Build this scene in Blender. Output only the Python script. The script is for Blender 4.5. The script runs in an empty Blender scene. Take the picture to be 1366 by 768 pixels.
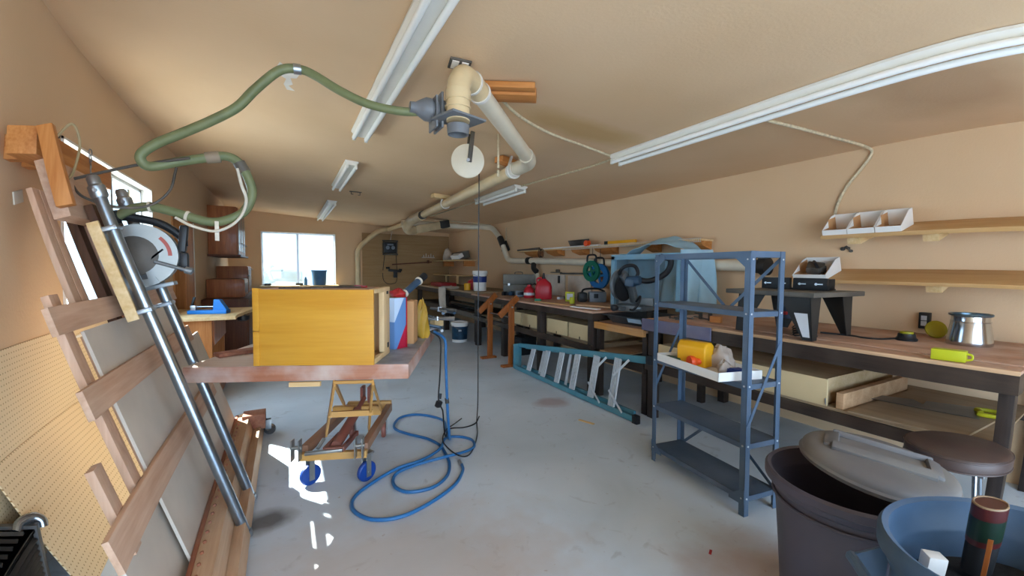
import bpy, bmesh, math, random
from mathutils import Vector, Matrix, Euler
random.seed(7)
C = bpy.context.scene.collection
PI = math.pi
V = Vector

# ---------------------------------------------------------------- mesh helper
class MB:
    """Collects shapes; build() links them as ONE mesh object."""
    def __init__(self, origin=(0, 0, 0)):
        self.v, self.f, self.mi, self.sm = [], [], [], []
        self.m = 0
        self.M = Matrix.Translation(-V(origin))

    def add(self, verts, faces, smooth=True):
        b = len(self.v)
        self.v += [self.M @ V(p) for p in verts]
        for f in faces:
            self.f.append([b + i for i in f]); self.mi.append(self.m); self.sm.append(smooth)
        return self

    def box(self, c, s, rot=None, bev=0.0):
        x, y, z = s[0] / 2, s[1] / 2, s[2] / 2
        R = Matrix.Identity(3) if rot is None else (Euler(rot).to_matrix() if not isinstance(rot, Matrix) else rot)
        c = V(c)
        b = min(bev, x * .9, y * .9, z * .9)
        if b <= 0:
            p = [V((sx * x, sy * y, sz * z)) for sz in (-1, 1) for sy in (-1, 1) for sx in (-1, 1)]
            fs = [(0, 2, 3, 1), (4, 5, 7, 6), (0, 1, 5, 4), (2, 6, 7, 3), (0, 4, 6, 2), (1, 3, 7, 5)]
            return self.add([c + R @ q for q in p], fs, False)
        bm = bmesh.new()
        bmesh.ops.create_cube(bm, size=1)
        for q in bm.verts: q.co = V((q.co.x * 2 * x, q.co.y * 2 * y, q.co.z * 2 * z))
        bmesh.ops.bevel(bm, geom=list(bm.edges), offset=b, segments=2, affect='EDGES', profile=.6)
        bm.verts.index_update()
        self.add([c + R @ q.co for q in bm.verts], [[q.index for q in f.verts] for f in bm.faces], True)
        bm.free()
        return self

    def box2(self, a, b, bev=0.0):
        a, b = V(a), V(b)
        return self.box((a + b) / 2, [abs(q) for q in (b - a)], None, bev)

    def bar(self, p0, p1, w, h, up=(0, 0, 1), bev=0.0):
        """beam from p0 to p1, w across, h along up"""
        p0, p1 = V(p0), V(p1)
        d = p1 - p0; L = d.length; d.normalize(); up = V(up)
        if abs(d.dot(up)) > .98: up = V((1, 0, 0)) if abs(d.x) < .9 else V((0, 1, 0))
        s = d.cross(up).normalized(); u = s.cross(d)
        R = Matrix((d, s, u)).transposed()
        return self.box((p0 + p1) / 2, (L, w, h), R, bev)

    def tube(self, pts, r, n=10, closed=False, caps=True):
        pts = [V(p) for p in pts]; N = len(pts)
        rr = r if isinstance(r, (list, tuple)) else [r] * N
        vs, fs = [], []
        t = (pts[1] - pts[0]).normalized()
        a = t.orthogonal().normalized()
        for i, p in enumerate(pts):
            if closed: t2 = (pts[(i + 1) % N] - pts[i - 1]).normalized()
            elif i == 0: t2 = (pts[1] - pts[0]).normalized()
            elif i == N - 1: t2 = (pts[-1] - pts[-2]).normalized()
            else:
                t2 = ((pts[i + 1] - p).normalized() + (p - pts[i - 1]).normalized())
                t2 = t2.normalized() if t2.length > 1e-6 else t
            q = t.rotation_difference(t2); a = (q @ a); a = (a - t2 * a.dot(t2)).normalized(); t = t2
            b = t.cross(a)
            k = 1.0
            if 0 < i < N - 1 and not closed:
                cs = (pts[i + 1] - p).normalized().dot((p - pts[i - 1]).normalized()); k = 1
            for j in range(n):
                w = 2 * PI * j / n
                vs.append(p + (a * math.cos(w) + b * math.sin(w)) * rr[i] * k)
        M = N if closed else N - 1
        for i in range(M):
            for j in range(n):
                i2 = (i + 1) % N
                fs.append((i * n + j, i * n + (j + 1) % n, i2 * n + (j + 1) % n, i2 * n + j))
        self.add(vs, fs)
        if caps and not closed:
            self.add(vs[:n], [tuple(range(n - 1, -1, -1))]); self.add(vs[-n:], [tuple(range(n))])
        return self

    def rod(self, p0, p1, r, n=12): return self.tube([p0, p1], r, n)

    def lathe(self, prof, c=(0, 0, 0), n=28, axis=(0, 0, 1), sx=1, sy=1, rot=None, caps=True):
        """prof: (r, z) pairs from bottom to top along the axis"""
        R = V((0, 0, 1)).rotation_difference(V(axis)).to_matrix() if rot is None else (Euler(rot).to_matrix() if not isinstance(rot, Matrix) else rot)
        c = V(c); vs, fs = [], []
        for r, z in prof:
            for j in range(n):
                w = 2 * PI * j / n
                vs.append(c + R @ V((r * sx * math.cos(w), r * sy * math.sin(w), z)))
        for i in range(len(prof) - 1):
            for j in range(n):
                fs.append((i * n + j, i * n + (j + 1) % n, (i + 1) * n + (j + 1) % n, (i + 1) * n + j))
        self.add(vs, fs)
        if tuple(prof[0]) == tuple(prof[-1]): caps = False
        if caps and prof[0][0] > 1e-5: self.add(vs[:n], [tuple(range(n - 1, -1, -1))])
        if caps and prof[-1][0] > 1e-5: self.add(vs[-n:], [tuple(range(n))])
        return self

    def prism(self, poly, depth, M=None, smooth=False):
        """poly in the local XY plane pushed along local Z by depth; M: 4x4"""
        M = M or Matrix.Identity(4); n = len(poly)
        ar = sum(poly[i][0] * poly[(i + 1) % n][1] - poly[(i + 1) % n][0] * poly[i][1] for i in range(n))
        if ar < 0: poly = poly[::-1]
        vs = [M @ V((x, y, 0)) for x, y in poly] + [M @ V((x, y, depth)) for x, y in poly]
        fs = [tuple(range(n - 1, -1, -1)), tuple(range(n, 2 * n))] + [(i, (i + 1) % n, n + (i + 1) % n, n + i) for i in range(n)]
        return self.add(vs, fs, smooth)

    def quad(self, a, b, c, d): return self.add([a, b, c, d], [(0, 1, 2, 3)], False)

    def grid(self, fn, nu, nv, thick=0.0):
        """fn(u,v)->point for u,v in 0..1; optional thickness along -Z of the normal"""
        P = [[V(fn(i / nu, j / nv)) for j in range(nv + 1)] for i in range(nu + 1)]
        vs = [p for row in P for p in row]; w = nv + 1
        fs = [(i * w + j, (i + 1) * w + j, (i + 1) * w + j + 1, i * w + j + 1) for i in range(nu) for j in range(nv)]
        if thick:
            nr = []
            for i in range(nu + 1):
                for j in range(nv + 1):
                    du = P[min(i + 1, nu)][j] - P[max(i - 1, 0)][j]; dv = P[i][min(j + 1, nv)] - P[i][max(j - 1, 0)]
                    q = du.cross(dv); nr.append(q.normalized() if q.length > 1e-9 else V((0, 0, 1)))
            K = len(vs)
            vs2 = vs + [p - q * thick for p, q in zip(vs, nr)]
            fs2 = list(fs) + [tuple(K + k for k in f[::-1]) for f in fs]
            ed = [i * w for i in range(nu + 1)] + [nu * w + j for j in range(1, nv + 1)] + [i * w + nv for i in range(nu - 1, -1, -1)] + [j for j in range(nv - 1, 0, -1)]
            for k in range(len(ed)):
                a, b = ed[k], ed[(k + 1) % len(ed)]
                fs2.append((a, K + a, K + b, b))
            return self.add(vs2, fs2)
        return self.add(vs, fs)

    def build(self, name, mat, parent=None, ang=35, weld=True):
        me = bpy.data.meshes.new(name)
        me.from_pydata([tuple(p) for p in self.v], [], self.f)
        mats = mat if isinstance(mat, (list, tuple)) else [mat]
        for m in mats: me.materials.append(MAT[m] if isinstance(m, str) else m)
        me.polygons.foreach_set('material_index', self.mi)
        me.polygons.foreach_set('use_smooth', self.sm)
        bm = bmesh.new(); bm.from_mesh(me)
        if weld: bmesh.ops.remove_doubles(bm, verts=bm.verts, dist=1e-5)
        bmesh.ops.recalc_face_normals(bm, faces=bm.faces)
        bm.to_mesh(me); bm.free()
        me.set_sharp_from_angle(angle=math.radians(ang))
        me.update()
        o = bpy.data.objects.new(name, me); C.objects.link(o)
        if parent: o.parent = parent
        return o

def spline(pts, k=8, closed=False):
    """Catmull-Rom through pts"""
    pts = [V(p) for p in pts]; out = []; N = len(pts)
    rng = range(N) if closed else range(N - 1)
    for i in rng:
        if closed: p0, p1, p2, p3 = pts[i - 1], pts[i], pts[(i + 1) % N], pts[(i + 2) % N]
        else:
            p1, p2 = pts[i], pts[i + 1]
            p0 = pts[i - 1] if i else p1 * 2 - p2
            p3 = pts[i + 2] if i + 2 < N else p2 * 2 - p1
        for j in range(k):
            t = j / k
            out.append(.5 * ((2 * p1) + (p2 - p0) * t + (2 * p0 - 5 * p1 + 4 * p2 - p3) * t * t + (3 * p1 - p0 - 3 * p2 + p3) * t ** 3))
    if not closed: out.append(pts[-1])
    return out

def tag(o, label, cat, group=None, kind=None):
    o['label'] = label; o['category'] = cat
    if group: o['group'] = group
    if kind: o['kind'] = kind
    return o

def thing(name, label, cat, loc=(0, 0, 0), rz=0.0, group=None, rot=None):
    o = bpy.data.objects.new(name, None); C.objects.link(o)
    o.empty_display_size = .05
    o.location = loc; o.rotation_euler = rot if rot else (0, 0, rz)
    return tag(o, label, cat, group)

def struct(name, mb, mat, parent=None):
    o = mb.build(name, mat, parent)
    if not parent: o['kind'] = 'structure'
    return o

def place(o, loc, rz=0.0, rot=None):
    o.location = loc; o.rotation_euler = rot if rot else (0, 0, rz); return o

def dup(root, loc, rz=0.0, label=None, group=None, rot=None):
    def cp(o, par):
        c = o.copy(); C.objects.link(c)
        if par: c.parent = par
        for ch in list(o.children): cp(ch, c)
        return c
    r = cp(root, None); place(r, loc, rz, rot)
    if label: r['label'] = label
    if group: r['group'] = group
    return r

# ---------------------------------------------------------------- materials
MAT = {}
def lin(c):
    if isinstance(c, str):
        c = c.lstrip('#'); c = [int(c[i:i + 2], 16) / 255 for i in (0, 2, 4)]
    return tuple(x / 12.92 if x <= .04045 else ((x + .055) / 1.055) ** 2.4 for x in c)

class NT:
    def __init__(self, name):
        self.m = bpy.data.materials.new(name); self.m.use_nodes = True
        self.t = self.m.node_tree; self.n = self.t.nodes; self.l = self.t.links
        self.b = self.n['Principled BSDF']
    def node(self, typ, **kw):
        q = self.n.new(typ)
        for k, v in kw.items():
            if k in q.inputs.keys() if False else False: pass
            setattr(q, k, v)
        return q
    def link(self, a, b): self.l.new(a, b)

def mat(key, col, rough=.6, metal=0.0, var=.12, scale=6.0, bump=0.0, bscale=60.0, col2=None, spec=.4, dust=0.0, trans=0.0, coat=0.0, stretch=None, dustcol='#a59a8a', emit=None, estr=0):
    """plain painted / plastic / metal surface with a little mottling, optional dust patches and bump"""
    T = NT(key); b = T.b
    tc = T.node('ShaderNodeTexCoord'); mp = T.node('ShaderNodeMapping')
    T.link(tc.outputs['Object'], mp.inputs['Vector'])
    if stretch: mp.inputs['Scale'].default_value = stretch
    nz = T.node('ShaderNodeTexNoise'); nz.inputs['Scale'].default_value = scale; nz.inputs['Detail'].default_value = 5
    T.link(mp.outputs['Vector'], nz.inputs['Vector'])
    c1 = lin(col); c2 = lin(col2) if col2 else tuple(x * (1 - var * 2) for x in c1)
    r = T.node('ShaderNodeValToRGB'); r.color_ramp.elements[0].position = .3; r.color_ramp.elements[1].position = .7
    r.color_ramp.elements[0].color = (*c2, 1); r.color_ramp.elements[1].color = (*c1, 1)
    T.link(nz.outputs['Fac'], r.inputs['Fac'])
    out = r.outputs['Color']
    if dust > 0:
        n2 = T.node('ShaderNodeTexNoise'); n2.inputs['Scale'].default_value = 3.5; n2.inputs['Detail'].default_value = 8
        T.link(tc.outputs['Object'], n2.inputs['Vector'])
        r2 = T.node('ShaderNodeValToRGB'); r2.color_ramp.elements[0].position = .42; r2.color_ramp.elements[1].position = .75
        r2.color_ramp.elements[1].color = (dust, dust, dust, 1); r2.color_ramp.elements[0].color = (dust * .25,) * 3 + (1,)
        T.link(n2.outputs['Fac'], r2.inputs['Fac'])
        mx = T.node('ShaderNodeMix', data_type='RGBA'); mx.inputs['B'].default_value = (*lin(dustcol), 1)
        T.link(r2.outputs['Color'], mx.inputs['Factor']); T.link(out, mx.inputs['A']); out = mx.outputs['Result']
    T.link(out, b.inputs['Base Color'])
    b.inputs['Roughness'].default_value = rough; b.inputs['Metallic'].default_value = metal
    b.inputs['Specular IOR Level'].default_value = spec
    b.inputs['Transmission Weight'].default_value = trans; b.inputs['Coat Weight'].default_value = coat
    if emit:
        b.inputs['Emission Color'].default_value = (*lin(emit), 1); b.inputs['Emission Strength'].default_value = estr
    if bump:
        n3 = T.node('ShaderNodeTexNoise'); n3.inputs['Scale'].default_value = bscale; n3.inputs['Detail'].default_value = 4
        T.link(mp.outputs['Vector'], n3.inputs['Vector'])
        bp = T.node('ShaderNodeBump'); bp.inputs['Strength'].default_value = bump; bp.inputs['Distance'].default_value = .004
        T.link(n3.outputs['Fac'], bp.inputs['Height']); T.link(bp.outputs['Normal'], b.inputs['Normal'])
    MAT[key] = T.m
    return T.m

def wood(key, c1, c2, axis='X', scale=1.0, rough=.6, spec=.3, dust=0.0, coat=0.0, dustcol='#9a8f80', ringw=.35):
    """board: grain running along the given object axis"""
    T = NT(key); b = T.b
    tc = T.node('ShaderNodeTexCoord'); mp = T.node('ShaderNodeMapping')
    st = {'X': (.9, 14, 14), 'Y': (14, .9, 14), 'Z': (14, 14, .9)}[axis]
    mp.inputs['Scale'].default_value = [q * scale for q in st]
    T.link(tc.outputs['Object'], mp.inputs['Vector'])
    n1 = T.node('ShaderNodeTexNoise'); n1.inputs['Scale'].default_value = 1.0; n1.inputs['Detail'].default_value = 6; n1.inputs['Distortion'].default_value = .7
    T.link(mp.outputs['Vector'], n1.inputs['Vector'])
    mp2 = T.node('ShaderNodeMapping'); mp2.inputs['Scale'].default_value = [q * scale * 4 for q in st]
    T.link(tc.outputs['Object'], mp2.inputs['Vector'])
    n2 = T.node('ShaderNodeTexNoise'); n2.inputs['Scale'].default_value = 1.3; n2.inputs['Detail'].default_value = 3
    T.link(mp2.outputs['Vector'], n2.inputs['Vector'])
    ad = T.node('ShaderNodeMix', data_type='FLOAT'); ad.inputs['Factor'].default_value = ringw
    T.link(n1.outputs['Fac'], ad.inputs['A']); T.link(n2.outputs['Fac'], ad.inputs['B'])
    r = T.node('ShaderNodeValToRGB'); r.color_ramp.elements[0].position = .36; r.color_ramp.elements[1].position = .64
    r.color_ramp.elements[0].color = (*lin(c2), 1); r.color_ramp.elements[1].color = (*lin(c1), 1)
    T.link(ad.outputs['Result'], r.inputs['Fac'])
    out = r.outputs['Color']
    if dust > 0:
        n4 = T.node('ShaderNodeTexNoise'); n4.inputs['Scale'].default_value = 4; n4.inputs['Detail'].default_value = 8
        T.link(tc.outputs['Object'], n4.inputs['Vector'])
        r2 = T.node('ShaderNodeValToRGB'); r2.color_ramp.elements[0].position = .4; r2.color_ramp.elements[1].position = .7
        r2.color_ramp.elements[1].color = (dust, dust, dust, 1); r2.color_ramp.elements[0].color = (0, 0, 0, 1)
        T.link(n4.outputs['Fac'], r2.inputs['Fac'])
        mx = T.node('ShaderNodeMix', data_type='RGBA'); mx.inputs['B'].default_value = (*lin(dustcol), 1)
        T.link(r2.outputs['Color'], mx.inputs['Factor']); T.link(out, mx.inputs['A']); out = mx.outputs['Result']
    T.link(out, b.inputs['Base Color'])
    b.inputs['Roughness'].default_value = rough; b.inputs['Specular IOR Level'].default_value = spec; b.inputs['Coat Weight'].default_value = coat
    bp = T.node('ShaderNodeBump'); bp.inputs['Strength'].default_value = .15; bp.inputs['Distance'].default_value = .002
    T.link(n2.outputs['Fac'], bp.inputs['Height']); T.link(bp.outputs['Normal'], b.inputs['Normal'])
    MAT[key] = T.m
    return T.m
# walls, ceiling: sprayed texture drywall
def plaster(key, c1, c2, stain=None):
    T = NT(key); b = T.b
    tc = T.node('ShaderNodeTexCoord')
    n = T.node('ShaderNodeTexNoise'); n.inputs['Scale'].default_value = .7; n.inputs['Detail'].default_value = 4
    T.link(tc.outputs['Object'], n.inputs['Vector'])
    r = T.node('ShaderNodeValToRGB'); r.color_ramp.elements[0].position = .3; r.color_ramp.elements[1].position = .7
    r.color_ramp.elements[0].color = (*lin(c2), 1); r.color_ramp.elements[1].color = (*lin(c1), 1)
    T.link(n.outputs['Fac'], r.inputs['Fac'])
    out = r.outputs['Color']
    if stain:
        for (cx, cy, rx, ry, col, amt) in stain:
            mp = T.node('ShaderNodeMapping'); mp.inputs['Location'].default_value = (-cx / rx, -cy / ry, 0); mp.inputs['Scale'].default_value = (1 / rx, 1 / ry, 0)
            T.link(tc.outputs['Object'], mp.inputs['Vector'])
            nn = T.node('ShaderNodeTexNoise'); nn.inputs['Scale'].default_value = 2.2; nn.inputs['Detail'].default_value = 5
            T.link(tc.outputs['Object'], nn.inputs['Vector'])
            ln = T.node('ShaderNodeVectorMath', operation='LENGTH'); T.link(mp.outputs['Vector'], ln.inputs[0])
            ad = T.node('ShaderNodeMath', operation='ADD'); T.link(ln.outputs['Value'], ad.inputs[0]); T.link(nn.outputs['Fac'], ad.inputs[1])
            rr = T.node('ShaderNodeValToRGB'); rr.color_ramp.elements[0].position = .55; rr.color_ramp.elements[1].position = 1.0
            # the ramp is clamped to 0..1: work with (len + noise) / 2
            hv = T.node('ShaderNodeMath', operation='MULTIPLY'); hv.inputs[1].default_value = .62; T.link(ad.outputs['Value'], hv.inputs[0])
            T.link(hv.outputs['Value'], rr.inputs['Fac'])
            rr.color_ramp.elements[0].color = (amt, amt, amt, 1); rr.color_ramp.elements[1].color = (0, 0, 0, 1)
            mx = T.node('ShaderNodeMix', data_type='RGBA'); mx.inputs['B'].default_value = (*lin(col), 1)
            T.link(rr.outputs['Color'], mx.inputs['Factor']); T.link(out, mx.inputs['A']); out = mx.outputs['Result']
    T.link(out, b.inputs['Base Color']); b.inputs['Roughness'].default_value = .85; b.inputs['Specular IOR Level'].default_value = .2
    n3 = T.node('ShaderNodeTexNoise'); n3.inputs['Scale'].default_value = 55; n3.inputs['Detail'].default_value = 4
    T.link(tc.outputs['Object'], n3.inputs['Vector'])
    bp = T.node('ShaderNodeBump'); bp.inputs['Strength'].default_value = .25; bp.inputs['Distance'].default_value = .004
    T.link(n3.outputs['Fac'], bp.inputs['Height']); T.link(bp.outputs['Normal'], b.inputs['Normal'])
    MAT[key] = T.m
plaster('wall', '#d6b794', '#ceaf8a')
plaster('ceiling', '#dcbe9b', '#d1b18c', [(2.15, 2.75, .75, .22, '#b08a44', .5), (3.3, .9, .7, .5, '#8a6444', .35)])

def concrete():
    T = NT('concrete'); b = T.b
    tc = T.node('ShaderNodeTexCoord')
    def nz(s, d, dist=0):
        n = T.node('ShaderNodeTexNoise'); n.inputs['Scale'].default_value = s; n.inputs['Detail'].default_value = d; n.inputs['Distortion'].default_value = dist
        T.link(tc.outputs['Object'], n.inputs['Vector']); return n.outputs['Fac']
    def ramp(f, p0, p1, a, c):
        r = T.node('ShaderNodeValToRGB'); r.color_ramp.elements[0].position = p0; r.color_ramp.elements[1].position = p1
        r.color_ramp.elements[0].color = (*a, 1); r.color_ramp.elements[1].color = (*c, 1); T.link(f, r.inputs['Fac']); return r.outputs['Color']
    base = ramp(nz(1.3, 8, .4), .3, .72, lin('#b9c6d0'), lin('#d0dbe5'))
    def mix(fac, a, col, mul=None):
        mx = T.node('ShaderNodeMix', data_type='RGBA'); T.link(fac, mx.inputs['Factor']); T.link(a, mx.inputs['A']); mx.inputs['B'].default_value = (*lin(col), 1); return mx.outputs['Result']
    o = mix(ramp(nz(.55, 6, .6), .5, .72, (0,) * 3, (.16,) * 3), base, '#a8805c')    # rusty sawdust film
    o = mix(ramp(nz(7, 6, 1.2), .62, .72, (0,) * 3, (.25,) * 3), o, '#6d6c6c')       # dark scuffs
    o = mix(ramp(nz(24, 3), .70, .76, (0,) * 3, (.5,) * 3), o, '#8d6a4e')
    for (cx, cy, rx, ry, col, amt) in ((-.12, 2.66, .17, .13, '#4f4a46', .85), (2.45, 3.62, .22, .16, '#8a4a3c', .5), (.35, 1.75, 1.0, .8, '#b9a592', .5), (1.95, .95, .5, .5, '#9c6a44', .5), (1.0, 1.8, .4, .25, '#a58468', .15)):
        mp = T.node('ShaderNodeMapping'); mp.inputs['Location'].default_value = (-cx / rx, -cy / ry, 0); mp.inputs['Scale'].default_value = (1 / rx, 1 / ry, 0)
        T.link(tc.outputs['Object'], mp.inputs['Vector'])
        ln = T.node('ShaderNodeVectorMath', operation='LENGTH'); T.link(mp.outputs['Vector'], ln.inputs[0])
        ad = T.node('ShaderNodeMath', operation='ADD'); T.link(ln.outputs['Value'], ad.inputs[0]); T.link(nz(5, 6), ad.inputs[1])
        hv = T.node('ShaderNodeMath', operation='MULTIPLY'); hv.inputs[1].default_value = .62; T.link(ad.outputs['Value'], hv.inputs[0])
        o = mix(ramp(hv.outputs['Value'], .6, 1.0, (amt,) * 3, (0,) * 3), o, col)
    T.link(o, b.inputs['Base Color'])
    rr = T.node('ShaderNodeMapRange'); T.link(nz(3, 6), rr.inputs['Value']); rr.inputs['To Min'].default_value = .35; rr.inputs['To Max'].default_value = .7
    T.link(rr.outputs['Result'], b.inputs['Roughness']); b.inputs['Specular IOR Level'].default_value = .45
    bp = T.node('ShaderNodeBump'); bp.inputs['Strength'].default_value = .12; bp.inputs['Distance'].default_value = .004
    T.link(nz(30, 6), bp.inputs['Height']); T.link(bp.outputs['Normal'], b.inputs['Normal'])
    MAT['concrete'] = T.m
concrete()

def pegboard():
    T = NT('pegboard'); b = T.b
    tc = T.node('ShaderNodeTexCoord')
    sx = T.node('ShaderNodeSeparateXYZ'); T.link(tc.outputs['Object'], sx.inputs[0])
    def cell(o):
        d = T.node('ShaderNodeMath', operation='DIVIDE'); T.link(o, d.inputs[0]); d.inputs[1].default_value = .0254
        f = T.node('ShaderNodeMath', operation='FRACT'); T.link(d.outputs[0], f.inputs[0])
        s = T.node('ShaderNodeMath', operation='SUBTRACT'); T.link(f.outputs[0], s.inputs[0]); s.inputs[1].default_value = .5
        p = T.node('ShaderNodeMath', operation='POWER'); T.link(s.outputs[0], p.inputs[0]); p.inputs[1].default_value = 2; return p.outputs[0]
    a = T.node('ShaderNodeMath', operation='ADD'); T.link(cell(sx.outputs['Y']), a.inputs[0]); T.link(cell(sx.outputs['Z']), a.inputs[1])
    lt = T.node('ShaderNodeMath', operation='LESS_THAN'); T.link(a.outputs[0], lt.inputs[0]); lt.inputs[1].default_value = .02
    mx = T.node('ShaderNodeMix', data_type='RGBA'); mx.inputs['A'].default_value = (*lin('#d9c097'), 1); mx.inputs['B'].default_value = (*lin('#8a6a3c'), 1)
    T.link(lt.outputs[0], mx.inputs['Factor']); T.link(mx.outputs['Result'], b.inputs['Base Color']); b.inputs['Roughness'].default_value = .55
    MAT['pegboard'] = T.m
pegboard()

# sheet and window materials
mat('white_trim', '#e9e4da', .5)
mat('white_metal', '#e6e6e0', .4, var=.04)
mat('tube_glass', '#eef0ee', .25, var=.02)
mat('aluminium', '#b9bcbd', .35, .9, var=.05)
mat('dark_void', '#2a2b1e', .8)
mat('black_plastic', '#1c1d20', .45, var=.1)
mat('black_matte', '#141518', .7, var=.1)
mat('conduit_white', '#d9d0bd', .5)
wood('pine', '#c98a4e', '#a9672f', 'X', rough=.55)
wood('pine_z', '#c98a4e', '#a9672f', 'Z', rough=.55)
wood('pine_y', '#c98a4e', '#a9672f', 'Y', rough=.55)
wood('pale_y', '#dcc092', '#c9a670', 'Y', rough=.6)
wood('pale_x', '#dcc092', '#c9a670', 'X', rough=.6)
#wood('brown_cab', '#6b3e22', '#4a2a17', 'Z', rough=.45, coat=.1)
def glass():
    T = NT('glass'); n = T.n; n.remove(T.b); out = n['Material Output']
    tr = T.node('ShaderNodeBsdfTransparent'); tr.inputs['Color'].default_value = (.93, .97, .97, 1)
    gl = T.node('ShaderNodeBsdfGlossy'); gl.inputs['Roughness'].default_value = .03
    mx = T.node('ShaderNodeMixShader'); mx.inputs['Fac'].default_value = .05; T.link(tr.outputs[0], mx.inputs[1]); T.link(gl.outputs[0], mx.inputs[2])
    T.link(mx.outputs[0], out.inputs['Surface'])
    MAT['glass'] = T.m
glass()
# ---------------------------------------------------------------- camera: wide phone lens, 1366x768
cam = bpy.data.cameras.new('camera'); camo = bpy.data.objects.new('camera', cam); C.objects.link(camo)
cam.type = 'PANO'; cam.panorama_type = 'FISHEYE_LENS_POLYNOMIAL'
cam.sensor_fit = 'HORIZONTAL'; cam.sensor_width = 36.0
S = 1366 / 36.0 / 552.0
cam.fisheye_fov = PI
cam.fisheye_polynomial_k0 = 0.0
cam.fisheye_polynomial_k1 = -S
cam.fisheye_polynomial_k2 = 0.0
cam.fisheye_polynomial_k3 = 0.4173297 * S ** 3
cam.fisheye_polynomial_k4 = -0.1963019 * S ** 4
Mc = Matrix(((0.8790857789574995, 0.01707738592067438, -0.47635759270195593),
             (-0.47662039807755713, 0.04494763263462449, -0.8779593990936789),
             (0.006417894598475464, 0.9988433677061981, 0.047652255122540295)))
camo.matrix_world = Matrix.Translation((0, 0, 1.42)) @ Mc.to_4x4()
cam.clip_start = .02
bpy.context.scene.camera = camo

# ---------------------------------------------------------------- room shell
XL, XR, YF, YN = -1.13, 4.20, 11.64, -1.6
def zc(x): return 2.68 - .0632 * x
T_ = .16
def wall_cells(fixed, ax, us, vs, holes, thick, z_top):
    """wall in the plane ax=fixed cut by rectangular holes; returns MB"""
    mb = MB()
    for i in range(len(us) - 1):
        for j in range(len(vs) - 1):
            u0, u1, v0, v1 = us[i], us[i + 1], vs[j], vs[j + 1]
            if any(u0 >= h[0] - 1e-6 and u1 <= h[1] + 1e-6 and v0 >= h[2] - 1e-6 and v1 <= h[3] + 1e-6 for h in holes): continue
            a = (fixed, u0, v0) if ax == 0 else (u0, fixed, v0)
            b = (fixed + thick, u1, v1) if ax == 0 else (u1, fixed + thick, v1)
            mb.box2(a, b)
    return mb
LW = (3.32, 5.33, .98, 2.16)     # left window: y0 y1 z0 z1
LD = (6.17, 6.80, 0.0, 2.02)     # doorway to a dark room
FW = (-.49, 1.14, .95, 2.26)     # far window: x0 x1 z0 z1
struct('floor', MB().box2((XL - T_, YN - 1.5, -.12), (XR + T_, YF + T_, 0)), 'concrete')
struct('wall_left', wall_cells(XL, 0, [YN, LW[0], LW[1], LD[0], LD[1], YF + T_], [0, .98, 2.02, 2.16, 2.80], [LW, LD], -T_, 0), 'wall')
struct('wall_right', MB().box2((XR, YN, 0), (XR + T_, YF + T_, 2.6)), 'wall')
struct('wall_far', wall_cells(YF, 1, [XL, FW[0], FW[1], XR], [0, FW[2], FW[3], 2.8], [FW], T_, 0), 'wall')
ND = (-1.05, 2.9, 0.0, 2.25)       # open roller door behind the camera, widened to add fill light
struct('wall_near', wall_cells(YN, 1, [XL - T_, ND[0], ND[1], XR + T_], [0, ND[3], 2.85], [ND], -T_, 0), 'wall')
mb = MB()
x0, x1 = XL - .3, XR + .3
mb.add([(x0, YN - T_, zc(x0)), (x1, YN - T_, zc(x1)), (x1, YF + T_, zc(x1)), (x0, YF + T_, zc(x0)),
        (x0, YN - T_, 3.0), (x1, YN - T_, 3.0), (x1, YF + T_, 3.0), (x0, YF + T_, 3.0)],
       [(0, 1, 2, 3), (7, 6, 5, 4), (0, 4, 5, 1), (1, 5, 6, 2), (2, 6, 7, 3), (3, 7, 4, 0)], False)
struct('ceiling', mb, 'ceiling')
t_ = MB((-.97, 3.1, 0)).add([(-.80, 2.30, .002), (-.80, 3.95, .002), (-1.118, 3.95, .60), (-1.118, 2.30, .60), (-.806, 2.30, .0), (-.806, 3.95, .0), (-1.126, 3.95, .598), (-1.126, 2.30, .598)], [(0, 1, 2, 3), (7, 6, 5, 4), (0, 4, 5, 1), (1, 5, 6, 2), (2, 6, 7, 3), (3, 7, 4, 0)], False).build('pegboard', 'pegboard')
t_.location = (-.97, 3.1, 0); tag(t_, 'loose tan pegboard sheet leaning at the foot of the wall behind the panel saw', 'pegboard')
# shallow shell, coloured dark for the unlit room beyond the left doorway
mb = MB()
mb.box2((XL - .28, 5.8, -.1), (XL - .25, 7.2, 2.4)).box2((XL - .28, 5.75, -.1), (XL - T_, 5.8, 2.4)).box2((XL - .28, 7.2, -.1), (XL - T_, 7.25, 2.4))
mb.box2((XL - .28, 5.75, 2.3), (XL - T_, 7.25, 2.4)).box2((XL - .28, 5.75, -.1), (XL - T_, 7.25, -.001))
struct('passage_shell', mb, 'dark_void')
# door jambs (pine)
mb = MB()
mb.box2((XL - T_, LD[0] - .0, 0), (XL + .012, LD[0] + .02, LD[3]))
mb.box2((XL - T_, LD[1] - .02, 0), (XL + .012, LD[1], LD[3])).box2((XL, LD[1], 0), (XL + .018, LD[1] + .62, LD[3] + .03), .004)
mb.box2((XL - T_, LD[0], LD[3] - .02), (XL + .012, LD[1], LD[3]))
struct('trim_1', mb, 'pine_z')

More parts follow.
